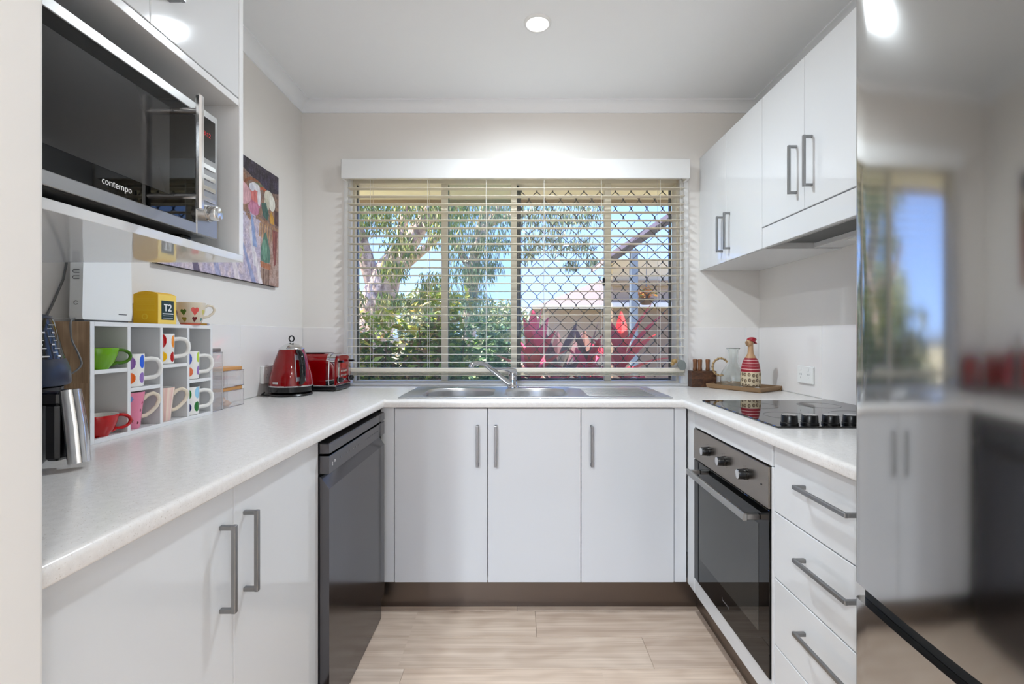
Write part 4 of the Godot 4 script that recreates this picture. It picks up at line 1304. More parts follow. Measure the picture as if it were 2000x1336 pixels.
		for h in [h0 + 0.001, h1 - 0.015]:
			ed.tube([P(x0, h, d0), P(x1, h, d0), P(x1, h, d1), P(x0, h, d1)], 0.0014, 6, true)
		solid(ed, "rim", M.chrome, c)
		slab("lid", x0 + 0.003, x1 - 0.003, h1 - 0.0135, h1, d0 + 0.003, d1 - 0.003, lid, c, 0.002)
		if fill:
			var r := RandomNumberGenerator.new()
			r.seed = 5
			for i in 5:
				var f := MB.new()
				f.ball(Vector3.ZERO, Vector3(0.014, 0.009, 0.02), 12, 8)
				put(f.mesh(), "biscuit", fill, c, P(x0 + 0.022 + 0.022 * (i % 2), h0 + 0.013 + 0.017 * (i / 3), d0 + 0.028 + 0.034 * (i % 3)), Basis(Vector3.UP, r.randf() * 3.0))
	mat("biscuit", Color(0.84, 0.68, 0.55), 0.7)
	can.call("canister", "tall clear canister with steel lid between shelf and bamboo boxes", -1.188, -1.118, BENCH, -0.047, 1.705, 1.787, M.steel, null)
	can.call("canister", "lower clear box with bamboo lid holding biscuits", -1.190, -1.122, BENCH, -0.2015, 1.792, 1.932, M.bamboo, M.biscuit)
	can.call("canister", "upper empty clear box with bamboo lid stacked on another", -1.190, -1.122, -0.2005, -0.123, 1.792, 1.932, M.bamboo, null)
	# ---- socket on the left wall
	t = thing("power_socket", "white double power socket on left splashback behind kettle", "power socket", P(XL + 0.006, -0.19, 2.26))
	slab("plate", XL + 0.006, XL + 0.024, -0.225, -0.142, 2.195, 2.325, M.white_plastic, t, 0.003)
	slab("switch", XL + 0.024, XL + 0.027, -0.163, -0.150, 2.215, 2.228, M.white_plastic, t, 0.001)
	slab("switch", XL + 0.024, XL + 0.027, -0.163, -0.150, 2.292, 2.305, M.white_plastic, t, 0.001)
	for d in [2.222, 2.298]:
		for s in [[-0.006, -0.183], [0.006, -0.183], [0.0, -0.197]]:
			slab("slot", XL + 0.0238, XL + 0.0243, s[1] - 0.004, s[1] + 0.004, d + s[0] - 0.0009, d + s[0] + 0.0009, M.gap_black, t, 0.0)
	slab("plug", XL + 0.024, XL + 0.06, -0.215, -0.178, 2.275, 2.315, M.grey_plastic, t, 0.004)
	# ---- kettle
	at = P(-1.070, BENCH, 2.235)
	t = thing("kettle", "glossy red retro kettle with black handle on its base", "kettle", at)
	tf = Transform3D(Basis(), at)
	mb = MB.new()
	mb.lathe([[0.0001, 0.0], [0.092, 0.0], [0.094, 0.004], [0.090, 0.010], [0.070, 0.013], [0.0001, 0.013]], 48, tf)
	solid(mb, "power_base", M.black_plastic, t)
	mb = MB.new()
	mb.tube([at + Vector3(-0.07, 0.004, 0.05), at + Vector3(-0.098, 0.004, 0.052), at + Vector3(-0.122, 0.005, 0.035), at + Vector3(-0.126, 0.012, 0.005)], 0.0035, 8)
	solid(mb, "lead", M.black_plastic, t)
	mb = MB.new()
	mb.lathe([[0.080, 0.013], [0.094, 0.020], [0.096, 0.044]], 48, tf)
	solid(mb, "black_foot", M.black_gloss, t)
	mb = MB.new()
	mb.lathe([[0.096, 0.044], [0.0985, 0.0445], [0.099, 0.047], [0.097, 0.050]], 48, tf)
	solid(mb, "chrome_band", M.chrome, t)
	mb = MB.new()
	mb.lathe([[0.097, 0.050], [0.0965, 0.065], [0.092, 0.095], [0.084, 0.130], [0.073, 0.165], [0.063, 0.193], [0.056, 0.213], [0.0545, 0.217]], 56, tf)
	solid(mb, "body", M.kettle_red, t)
	mb = MB.new()
	mb.lathe([[0.0555, 0.216], [0.0565, 0.218], [0.055, 0.222], [0.046, 0.229], [0.030, 0.239], [0.014, 0.246], [0.008, 0.248], [0.0075, 0.252], [0.0001, 0.253]], 48, tf)
	solid(mb, "lid", M.steel_bright, t)
	var ring := []
	for k in 20:
		var g := TAU * k / 20.0
		ring.append(at + Vector3(cos(g) * 0.0115, 0.266 + sin(g) * 0.0135, 0))
	mb = MB.new()
	mb.tube(ring, 0.0032, 8, true)
	solid(mb, "ring_pull", M.black_gloss, t)
	# handle to the right, turned a little to the lens
	var ha := deg_to_rad(-40.0)
	var hx := Vector3(cos(ha), 0, -sin(ha))
	var hz := Vector3(sin(ha), 0, cos(ha))
	mb = MB.new()
	mb.tube([at + hx * 0.058 + Vector3.UP * 0.206, at + hx * 0.074 + Vector3.UP * 0.206, at + hx * 0.093 + Vector3.UP * 0.192, at + hx * 0.106 + Vector3.UP * 0.165, at + hx * 0.112 + Vector3.UP * 0.130, at + hx * 0.112 + Vector3.UP * 0.095, at + hx * 0.106 + Vector3.UP * 0.070, at + hx * 0.094 + Vector3.UP * 0.062], [0.010, 0.011, 0.011, 0.0105, 0.010, 0.010, 0.0095, 0.009], 14, false, 1.3, hz.cross(Vector3.UP))
	solid(mb, "handle", M.black_gloss, t)
	mb = MB.new()
	for k in 12:
		var h0 := 0.072 + 0.120 * k / 12.0
		var h1 := 0.072 + 0.120 * (k + 1) / 12.0
		var r0 := lerpf(0.0975, 0.0655, k / 12.0)
		var r1 := lerpf(0.0975, 0.0655, (k + 1) / 12.0)
		var w := 0.2
		for s in 4:
			var a0 := ha + lerpf(-w, w, s / 4.0)
			var a1 := ha + lerpf(-w, w, (s + 1) / 4.0)
			var p0 := Vector3(cos(a0), 0, -sin(a0)); var p1 := Vector3(cos(a1), 0, -sin(a1))
			mb.quad(at + p0 * r0 + Vector3.UP * h0, at + p1 * r0 + Vector3.UP * h0, at + p1 * r1 + Vector3.UP * h1, at + p0 * r1 + Vector3.UP * h1, p0, p1, p1, p0)
	solid(mb, "water_gauge", M.gauge, t)
	for sg in [-1.0, 1.0]:
		mb = MB.new()
		var edge := []
		for k in 9:
			var a0: float = ha + sg * 0.22
			edge.append(at + Vector3(cos(a0), 0, -sin(a0)) * lerpf(0.0985, 0.0662, k / 8.0) + Vector3.UP * lerpf(0.068, 0.196, k / 8.0))
		mb.tube(edge, 0.0022, 8)
		solid(mb, "gauge_trim", M.chrome, t)
	put(bmesh(Vector3(0.030, 0.008, 0.003), 0.001), "badge", M.chrome, t, at + Vector3(-0.030, 0.064, 0.0925), Basis(Vector3.UP, -0.31) * Basis(Vector3.RIGHT, -0.08))
	# ---- toaster
	t = thing("toaster", "glossy red four-slice toaster with chrome end beside kettle", "toaster", Vector3.ZERO)
	var L := 0.27
	var W := 0.185
	var Ht := 0.19
	var outline := PackedVector2Array()   # across the width, z against y
	for a in [[-W / 2 + 0.05, Ht - 0.05, 180.0, 90.0, 0.05], [W / 2 - 0.05, Ht - 0.05, 90.0, 0.0, 0.05]]:
		for k in 9:
			var g := deg_to_rad(lerpf(a[2], a[3], k / 8.0))
			outline.append(Vector2(a[0] + a[4] * cos(g), a[1] + a[4] * sin(g)))
	outline.append(Vector2(W / 2 + 0.004, 0.06))
	outline.append(Vector2(W / 2 + 0.002, 0.032))
	outline.append(Vector2(-W / 2 - 0.002, 0.032))
	outline.append(Vector2(-W / 2 - 0.004, 0.06))
	var along := Basis(Vector3(0, 0, -1), Vector3.UP, Vector3.RIGHT)
	var scaled := func(f: float, up: float) -> PackedVector2Array:
		var o := PackedVector2Array()
		for p in outline:
			o.append(Vector2(p.x * f, 0.032 + (p.y - 0.032) * up))
		return o
	mb = MB.new()
	mb.prism(outline, L - 0.05, Transform3D(along, Vector3(-L / 2, 0, 0)))
	put(mb.mesh(), "body", M.kettle_red, t)
	mb = MB.new()
	mb.prism(scaled.call(1.012, 1.008), 0.014, Transform3D(along, Vector3(L / 2 - 0.052, 0, 0)))
	mb.prism(scaled.call(0.97, 0.985), 0.03, Transform3D(along, Vector3(L / 2 - 0.040, 0, 0)))
	put(mb.mesh(), "chrome_end", M.chrome, t)
	mb = MB.new()
	mb.prism(scaled.call(0.93, 0.93), 0.022, Transform3D(along, Vector3(L / 2 - 0.024, 0, 0)))
	var endp := put(mb.mesh(), "end_panel", M.kettle_red, t)
	for s in [-1.0, 1.0]:
		put(bmesh(Vector3(0.006, 0.10, 0.014), 0.002), "lever_track", M.chrome, endp, Vector3(L / 2, 0.115, s * 0.066))
		put(bmesh(Vector3(0.024, 0.010, 0.022), 0.003), "lever", M.black_gloss, t, Vector3(L / 2 + 0.014, 0.150, s * 0.066))
		var kb := MB.new()
		kb.lathe([[0.017, 0.0], [0.017, 0.004], [0.0135, 0.006], [0.013, 0.022], [0.011, 0.024], [0.0001, 0.0245]], 24, Transform3D(Basis(Vector3.BACK, -PI / 2), Vector3.ZERO))
		put(kb.mesh(), "dial", M.black_gloss, t, Vector3(L / 2 - 0.002, 0.058, s * 0.066))
		kb = MB.new()
		kb.tube(Array(range(20)).map(func(k): return Vector3(0.0, cos(TAU * k / 20.0) * 0.0145, sin(TAU * k / 20.0) * 0.0145)), 0.0025, 8, true)
		put(kb.mesh(), "dial_ring", M.chrome, t, Vector3(L / 2 + 0.004, 0.058, s * 0.066))
	for s in [-0.026, 0.0, 0.026]:
		for k in 3:
			put(bmesh(Vector3(0.004, 0.010, 0.014), 0.001), "button", M.chrome, endp, Vector3(L / 2 - 0.001, 0.055 + k * 0.022, s))
	put(bmesh(Vector3(0.003, 0.030, 0.050), 0.001), "badge", M.badge_red, endp, Vector3(L / 2 - 0.001, 0.125, 0))
	mb = MB.new()
	mb.box(Vector3(-0.002, 0.030, 0), Vector3(L + 0.002, 0.005, W + 0.006), 0.002)
	put(mb.mesh(), "chrome_band", M.chrome, t)
	put(bmesh(Vector3(L - 0.002, 0.024, W - 0.002), 0.006), "base", M.black_plastic, t, Vector3(0, 0.0165, 0))
	for sx in [-1.0, 1.0]:
		for sz in [-1.0, 1.0]:
			put(bmesh(Vector3(0.03, 0.005, 0.02), 0.001), "foot", M.black_plastic, t, Vector3(sx * 0.1, 0.0025, sz * 0.07))
	for sz in [-0.05, -0.022, 0.022, 0.05]:
		put(bmesh(Vector3(0.17, 0.002, 0.016), 0.0005), "bread_slot", M.gap_black, t, Vector3(-0.03, Ht + 0.0005, sz))
	t.position = P(-1.035, BENCH, 2.455)
	t.rotation.y = deg_to_rad(-3.0)
	# ---- picture on the left wall
	painting()

func painting() -> void:
	var im := Image.create(640, 440, false, Image.FORMAT_RGB8)
	var nz := noise(91, 0.02, 4)
	var nf := noise(17, 0.11, 3)
	for y in 440:
		for x in 640:
			var k := nz.get_noise_2d(x, y)
			var u := x / 640.0
			var v := y / 440.0
			var c := Color(0.47, 0.40, 0.37).lerp(Color(0.60, 0.44, 0.34), clampf(k + 0.5, 0, 1))
			if v < 0.13 + 0.05 * sin(u * 9.0):
				c = Color(0.20, 0.17, 0.19).lerp(Color(0.27, 0.23, 0.32), clampf(k + 0.4, 0, 1))
			elif v > 0.46 + k * 0.1 and u < 0.79:
				c = Color(0.70, 0.66, 0.74).lerp(Color(0.80, 0.74, 0.76), clampf(k * 1.4 + 0.5, 0, 1))
			elif v > 0.5 and u >= 0.79:
				c = Color(0.63, 0.50, 0.44).lerp(Color(0.70, 0.60, 0.56), clampf(k + 0.5, 0, 1))
			var g := nf.get_noise_2d(x, y) * 0.10
			im.set_pixel(x, y, Color(c.r + g, c.g + g, c.b + g))
	var U := func(u: float, v: float) -> Vector2:
		return Vector2(u * 640.0, v * 440.0)
	# arches behind the flowers
	for k in 3:
		for i in 80:
			var g := PI + PI * i / 79.0
			ell(im, 470 + 30 * k + cos(g) * (70 - 14 * k), 110 + sin(g) * (46 - 8 * k), 6, 5, [Color(0.55, 0.33, 0.20), Color(0.44, 0.45, 0.34), Color(0.72, 0.38, 0.26)][k])
	# blooms
	for a in [[0.735, 0.31, 40, 34, Color(0.72, 0.42, 0.52)], [0.73, 0.28, 34, 22, Color(0.80, 0.44, 0.42)], [0.72, 0.39, 36, 22, Color(0.76, 0.50, 0.60)], [0.74, 0.20, 30, 14, Color(0.86, 0.85, 0.86)], [0.70, 0.22, 18, 14, Color(0.80, 0.80, 0.84)], [0.775, 0.27, 12, 34, Color(0.85, 0.83, 0.84)], [0.885, 0.23, 34, 26, Color(0.82, 0.80, 0.74)], [0.92, 0.27, 24, 30, Color(0.88, 0.87, 0.82)], [0.86, 0.30, 20, 24, Color(0.74, 0.72, 0.64)], [0.60, 0.30, 60, 40, Color(0.80, 0.62, 0.64)], [0.50, 0.24, 46, 36, Color(0.86, 0.82, 0.76)], [0.30, 0.30, 70, 50, Color(0.66, 0.36, 0.34)], [0.15, 0.26, 50, 44, Color(0.85, 0.78, 0.66)]]:
		var p: Vector2 = U.call(a[0], a[1])
		ell(im, p.x, p.y, a[2], a[3], a[4])
	# leaves and fruit
	poly(im, [U.call(0.80, 0.31), U.call(0.85, 0.29), U.call(0.885, 0.38), U.call(0.865, 0.44), U.call(0.815, 0.41)], Color(0.25, 0.37, 0.33))
	poly(im, [U.call(0.91, 0.34), U.call(0.945, 0.40), U.call(0.94, 0.45), U.call(0.895, 0.45), U.call(0.89, 0.41)], Color(0.78, 0.58, 0.20))
	poly(im, [U.call(0.945, 0.32), U.call(1.0, 0.31), U.call(1.0, 0.45), U.call(0.95, 0.44)], Color(0.33, 0.22, 0.21))
	# table edge and cloth
	poly(im, [U.call(0.77, 0.44), U.call(1.0, 0.475), U.call(1.0, 0.50), U.call(0.77, 0.465)], Color(0.62, 0.47, 0.35))
	for i in 12:
		var u := 0.78 + i * 0.014
		poly(im, [U.call(u, 0.48), U.call(u + 0.010, 0.48), U.call(u + 0.006, 0.60), U.call(u - 0.004, 0.60)], Color(0.56, 0.45, 0.38) if i % 2 else Color(0.72, 0.56, 0.38))
	# pear shaped jar on a foot
	var pr := [[0.0, 0.545], [0.012, 0.56], [0.03, 0.62], [0.052, 0.70], [0.056, 0.76], [0.045, 0.80], [0.0, 0.81]]
	var pp := []
	for q in pr: pp.append(U.call(0.845 + q[0], q[1]))
	for i in range(pr.size() - 1, -1, -1): pp.append(U.call(0.845 - pr[i][0], pr[i][1]))
	poly(im, pp, Color(0.33, 0.47, 0.40))
	ell(im, 0.835 * 640, 0.70 * 440, 18, 40, Color(0.42, 0.58, 0.49))
	poly(im, [U.call(0.785, 0.805), U.call(0.905, 0.815), U.call(0.90, 0.865), U.call(0.795, 0.855)], Color(0.66, 0.42, 0.28))
	for i in 6:
		poly(im, [U.call(0.80 + i * 0.015, 0.865), U.call(0.812 + i * 0.015, 0.865), U.call(0.812 + i * 0.015, 1.0), U.call(0.80 + i * 0.015, 1.0)], Color(0.45, 0.34, 0.28) if i % 2 else Color(0.57, 0.47, 0.40))
	poly(im, [U.call(0.925, 0.50), U.call(0.985, 0.50), U.call(0.965, 0.80), U.call(0.945, 0.82), U.call(0.93, 0.70)], Color(0.50, 0.26, 0.24))
	poly(im, [U.call(0.94, 0.52), U.call(0.955, 0.52), U.call(0.95, 0.78)], Color(0.63, 0.38, 0.33))
	# folds of the pale cloth
	for a in [[0.67, 0.55, 0.74, 0.86, Color(0.82, 0.80, 0.82)], [0.60, 0.70, 0.72, 1.0, Color(0.58, 0.60, 0.74)], [0.72, 0.74, 0.79, 1.0, Color(0.86, 0.83, 0.84)], [0.46, 0.60, 0.56, 1.0, Color(0.84, 0.80, 0.82)], [0.30, 0.62, 0.40, 1.0, Color(0.62, 0.62, 0.74)], [0.14, 0.58, 0.24, 1.0, Color(0.40, 0.36, 0.44)], [0.69, 0.45, 0.73, 0.70, Color(0.55, 0.62, 0.78)]]:
		poly(im, [U.call(a[0], a[1]), U.call(a[0] + 0.02, a[1]), U.call(a[2] + 0.025, a[3]), U.call(a[2] - 0.02, a[3])], a[4])
	# brushed ground over everything
	for y in 440:
		for x in 640:
			var g := nf.get_noise_2d(x * 0.6 + 300, y * 0.25) * 0.11
			var c := im.get_pixel(x, y)
			im.set_pixel(x, y, Color(c.r + g, c.g + g, c.b + g))
	var t := thing("painting", "unframed canvas painting of flowers and vessels on left wall", "painting", P(XL, 0.24, 1.95))
	slab("canvas", XL + 0.001, XL + 0.020, 0.240, 0.786, 1.55, 2.34, M.canvas_edge, t, 0.002)
	var mb := MB.new()
	mb.quad(P(XL + 0.0204, 0.241, 1.551), P(XL + 0.0204, 0.241, 2.339), P(XL + 0.0204, 0.785, 2.339), P(XL + 0.0204, 0.785, 1.551), Vector3.RIGHT, Vector3.RIGHT, Vector3.RIGHT, Vector3.RIGHT, Vector2(0, 1), Vector2(1, 1), Vector2(1, 0), Vector2(0, 0))
	solid(mb, "picture", picture("painting_print", im, 0.5), t)

# ------------------------------------------------------------------ things on the right bench
func right_bench_things() -> void:
	var west := Basis(Vector3.UP, WEST)
	# knife block
	var t := thing("knife_block", "dark wooden block holding three small wooden-handled knives", "knife block", P(1.02, BENCH, 2.59))
	slab("block", 0.951, 1.087, BENCH, -0.192, 2.565, 2.628, M.walnut, t, 0.002)
	for a in [[0.983, 2.602], [1.003, 2.585], [1.049, 2.592]]:
		var mb := MB.new()
		mb.lathe([[0.0001, 0.0], [0.0095, 0.0], [0.0115, 0.004], [0.0095, 0.02], [0.0105, 0.045], [0.012, 0.056], [0.0105, 0.0625], [0.0001, 0.064]], 18, Transform3D(Basis.from_scale(Vector3(1.1, 1, 0.75)), P(a[0], -0.192, a[1])))
		solid(mb, "knife_handle", M.knife_handle, t)
	# carved tray
	t = thing("tray", "shallow carved wooden tray in the far right bench corner", "tray", Vector3.ZERO)
	var TL := 0.275
	var TW := 0.19
	var mb := MB.new()
	mb.box(Vector3(0, 0.004, 0), Vector3(TL, 0.008, TW), 0.003)
	put(mb.mesh(), "base", M.tray_wood, t)
	mb = MB.new()
	for s in [-1.0, 1.0]:
		var pf := PackedVector2Array([Vector2(0, 0.002), Vector2(0.012, 0.004), Vector2(0.020, 0.024), Vector2(0.014, 0.025), Vector2(0.004, 0.009)])
		mb.prism(pf, TL + 0.02, Transform3D(Basis(Vector3(0, 0, s), Vector3.UP, Vector3(-s, 0, 0)), Vector3(s * (TL / 2 + 0.01), 0, s * (TW / 2 - 0.008))))
		mb.prism(pf, TW, Transform3D(Basis(Vector3(s, 0, 0), Vector3.UP, Vector3(0, 0, s)), Vector3(s * (TL / 2 - 0.008), 0, -s * TW / 2)))
	put(mb.mesh(), "rim", M.tray_wood, t)
	t.position = P(1.185, BENCH, 2.468)
	t.rotation.y = deg_to_rad(-56.0)
	# glass jug
	var at := P(1.135, BENCH + 0.0085, 2.475)
	var tf := Transform3D(Basis(), at)
	t = thing("jug", "clear glass jug with rattan wrapped handle on wooden tray", "jug", at)
	mb = MB.new()
	mb.lathe([[0.0001, 0.0], [0.045, 0.0], [0.058, 0.010], [0.0635, 0.035], [0.063, 0.06], [0.056, 0.085], [0.042, 0.104], [0.029, 0.116], [0.0245, 0.128], [0.0235, 0.165], [0.0255, 0.195], [0.034, 0.206], [0.0335, 0.2085], [0.0235, 0.197], [0.0215, 0.165], [0.0225, 0.128], [0.027, 0.114], [0.040, 0.102], [0.054, 0.083], [0.061, 0.060], [0.0615, 0.036], [0.056, 0.013], [0.044, 0.0045], [0.0001, 0.0045]], 48, tf)
	solid(mb, "vessel", M.jug_glass, t)
	mb = MB.new()
	mb.tube(arc(-0.066, 0.108, 0.042, 0.045, 35, 290, 20).map(func(v): return at + v), 0.0052, 10)
	var jh := solid(mb, "handle", M.rattan, t)
	for k in 9:
		var g := deg_to_rad(60 + k * 24)
		var c := Vector3(-0.066 + cos(g) * 0.042, 0.108 + sin(g) * 0.045, 0)
		var rr := Vector3(cos(g), sin(g), 0)
		mb = MB.new()
		mb.tube(Array(range(10)).map(func(i): return at + c + rr * cos(TAU * i / 10.0) * 0.0058 + Vector3.BACK * sin(TAU * i / 10.0) * 0.0058), 0.0013, 5, true)
		solid(mb, "binding", M.walnut, jh)
	# duck figure
	at = P(1.192, BENCH + 0.0085, 2.405)
	tf = Transform3D(Basis(), at)
	t = thing("duck_figure", "carved duck figure in red striped jumper and red hat", "figurine", at)
	mb = MB.new()
	mb.lathe([[0.0001, 0.0], [0.042, 0.0], [0.044, 0.003], [0.044, 0.018], [0.0001, 0.020]], 36, tf)
	solid(mb, "glass_foot", M.jug_glass, t)
	mb = MB.new()
	mb.lathe([[0.0001, 0.0195], [0.0475, 0.0195], [0.0480, 0.03], [0.0475, 0.087], [0.045, 0.088]], 40, tf)
	solid(mb, "skirt", picture("skirt_print", skirt_image(), 0.5), t)
	mb = MB.new()
	mb.lathe([[0.0455, 0.088], [0.0450, 0.10], [0.041, 0.125], [0.034, 0.148], [0.026, 0.160]], 40, tf)
	var ji := Image.create(16, 128, false, Image.FORMAT_RGB8)
	for y in 128:
		for x in 16:
			ji.set_pixel(x, y, Color(0.90, 0.80, 0.78) if (y % 26) > 21 else Color(0.56, 0.06, 0.13))
	solid(mb, "jumper", picture("jumper_print", ji, 0.5), t)
	mb = MB.new()
	mb.lathe([[0.027, 0.159], [0.021, 0.170], [0.0145, 0.182], [0.013, 0.20], [0.0125, 0.234]], 30, tf)
	solid(mb, "neck", M.duck_wood, t)
	mb = MB.new()
	mb.ball(at + Vector3(-0.006, 0.235, 0.0), Vector3(0.020, 0.019, 0.017), 20, 12)
	mb.tube([at + Vector3(-0.012, 0.232, 0.004), at + Vector3(-0.022, 0.236, 0.008), at + Vector3(-0.031, 0.241, 0.011)], [0.012, 0.009, 0.004], 12, false, 0.7)
	solid(mb, "head", M.duck_wood, t)
	mb = MB.new()
	mb.ball(at + Vector3(0.006, 0.253, 0.0), Vector3(0.023, 0.012, 0.021), 20, 10)
	mb.lathe([[0.018, -0.004], [0.026, -0.006], [0.026, -0.003], [0.018, 0.002]], 24, Transform3D(Basis(Vector3.BACK, -0.5), at + Vector3(0.008, 0.247, 0)))
	solid(mb, "hat", M.duck_red, t)
	# socket on the right wall
	t = thing("power_socket", "white double power socket on the right splashback", "power socket", P(XR - 0.006, -0.18, 2.2))
	slab("plate", XR - 0.018, XR - 0.006, -0.222, -0.141, 2.139, 2.255, M.white_plastic, t, 0.003)
	for d in [2.168, 2.226]:
		slab("switch", XR - 0.021, XR - 0.018, -0.163, -0.150, d - 0.006, d + 0.006, M.white_plastic, t, 0.001)
		for s in [[-0.006, -0.180], [0.006, -0.180], [0.0, -0.196]]:
			slab("slot", XR - 0.0184, XR - 0.0178, s[1] - 0.004, s[1] + 0.004, d + s[0] - 0.0009, d + s[0] + 0.0009, M.print_grey, t, 0.0)

func skirt_image() -> Image:
	var img := Image.create(256, 64, false, Image.FORMAT_RGB8)
	img.fill(Color(0.80, 0.74, 0.62))
	var r := RandomNumberGenerator.new()
	r.seed = 12
	for j in 4:
		for i in 16:
			var x := 8 + i * 16 + r.randi_range(-2, 2)
			var y := 8 + j * 15 + r.randi_range(-2, 2)
			ell(img, x, y, 6, 5, Color(0.34, 0.27, 0.21))
			ell(img, x + 1, y, 3.5, 3, Color(0.62, 0.54, 0.42))
	return img

# ------------------------------------------------------------------ blind, pelmet, security screen
func window_dressing() -> void:
	var t := thing("pelmet", "white boxed pelmet across the top of the window", "pelmet", P(-0.008, 0.8575, 2.6))
	slab("front_board", -0.958, 0.941, 0.8575, 0.9637, 2.560, 2.576, M.trim_white, t, 0.0025)
	slab("end_board", -0.958, -0.944, 0.8575, 0.9635, 2.576, DB, M.trim_white, t, 0.001)
	slab("end_board", 0.927, 0.941, 0.8575, 0.9635, 2.576, DB, M.trim_white, t, 0.001)
	slab("top_board", -0.944, 0.927, 0.950, 0.9635, 2.576, DB, M.trim_white, t, 0.001)
	t = thing("venetian_blind", "cream white venetian blind with open horizontal slats", "blind", P(0.0, -0.225, 2.6))
	slab("head_rail", -0.930, 0.915, 0.87, 0.915, 2.582, 2.626, M.slat, t, 0.002)
	# one slat: slightly arched across its 48 mm
	var sp := PackedVector2Array()
	for k in 7:
		var u := -1.0 + k / 3.0
		sp.append(Vector2(u * 0.024, 0.0012 * (1.0 - u * u) + 0.0009))
	for k in 7:
		var u := 1.0 - k / 3.0
		sp.append(Vector2(u * 0.024, 0.0012 * (1.0 - u * u) - 0.0009))
	var mb := MB.new()
	mb.prism(sp, 1.848, Transform3D(Basis(Vector3(0, 0, 1), Vector3.UP, Vector3(1, 0, 0)), Vector3(-0.928, 0, 0)))
	var slat_mesh := mb.mesh()
	for k in 23:
		put(slat_mesh, "slat", M.slat, t, P(0, 0.811 - k * 0.0435, 2.601))
	slab("bottom_rail", -0.928, 0.920, -0.198, -0.176, 2.577, 2.625, M.slat, t, 0.003)
	for k in 3:
		put(slat_mesh, "slat", M.slat, t, P(0, -0.203 - k * 0.007, 2.601))
	for x in [-0.803, -0.489, -0.170, 0.148, 0.461, 0.783]:
		for d in [2.5755, 2.6265]:
			mb = MB.new()
			mb.tube([P(x, 0.87, d), P(x, -0.19, d)], 0.0011, 6)
			solid(mb, "ladder_cord", M.cord_white, t)
	t = thing("blind_cord", "blind pull cord with grey tag and wooden bead at right", "cord", P(0.888, -0.19, 2.553))
	mb = MB.new()
	mb.tube([P(0.885, 0.86, 2.556), P(0.888, 0.3, 2.555), P(0.889, -0.13, 2.553)], 0.0012, 6)
	solid(mb, "cord", M.cord_white, t)
	mb = MB.new()
	var oval := PackedVector2Array()
	for k in 24:
		var g := TAU * k / 24.0
		oval.append(Vector2(cos(g) * 0.0225, sin(g) * 0.029))
	mb.prism(oval, 0.005, Transform3D(Basis(Vector3.BACK, 0.35), P(0.892, -0.158, 2.553)))
	solid(mb, "tag", M.tag_grey, t)
	mb = MB.new()
	mb.ball(P(0.852, -0.137, 2.553), Vector3(0.017, 0.013, 0.013), 14, 10)
	mb.ball(P(0.842, -0.152, 2.553), Vector3(0.011, 0.010, 0.010), 12, 8)
	mb.tube([P(0.852, -0.125, 2.553), P(0.886, -0.128, 2.553)], 0.0012, 6)
	solid(mb, "bead", M.bead_wood, t)
	# security screen outside the right half
	t = thing("security_screen", "dark diamond mesh security screen outside the right window half", "security screen", P(0.45, -0.26, 2.775))
	var S0 := 0.012
	var S1 := 0.905
	slab("frame", S0, S0 + 0.012, -0.262, 0.872, 2.766, 2.784, M.grille, t, 0.001)
	slab("frame", S1 - 0.012, S1, -0.262, 0.872, 2.766, 2.784, M.grille, t, 0.001)
	slab("frame", S0 + 0.012, S1 - 0.012, -0.262, -0.250, 2.766, 2.784, M.grille, t, 0.001)
	slab("frame", S0 + 0.012, S1 - 0.012, 0.860, 0.872, 2.766, 2.784, M.grille, t, 0.001)
	var pitch := 0.0925
	var rh := 0.0518
	# one zigzag strand; neighbours are its mirror image and touch it at every node
	var strands := []
	for par in 2:
		mb = MB.new()
		for k in 22:
			var sg := 1.0 if (k + par) % 2 == 0 else -1.0
			var y0 := -0.235 + k * rh
			var xn := sg * (pitch / 4 - 0.0022)
			mb.box(Vector3(xn, EYE + y0, 0), Vector3(0.0035, 0.014, 0.008), 0.0)
			if k < 21:
				var a := Vector3(xn, EYE + y0 + 0.007, 0)
				var b := Vector3(-xn, EYE + y0 + rh - 0.007, 0)
				var dir := b - a
				var ang := atan2(dir.y, dir.x)
				mb.box(Vector3.ZERO, Vector3(dir.length() + 0.003, 0.0035, 0.008), 0.0, Transform3D(Basis(Vector3.BACK, ang), (a + b) / 2))
		strands.append(mb.mesh())
	var xx := S0 + 0.012 + pitch / 4
	var j := 0
	while xx < S1 - 0.02:
		put(strands[j % 2], "strand", M.grille, t, Vector3(xx, 0, -2.775))
		xx += pitch / 2
		j += 1

# ------------------------------------------------------------------ garden and neighbours
func leafy(key: String, back: Color) -> StandardMaterial3D:
	var m := mat(key, Color(1, 1, 1), 0.45)
	m.vertex_color_use_as_albedo = true
	m.backlight_enabled = true
	m.backlight = back
	m.cull_mode = BaseMaterial3D.CULL_DISABLED
	return m

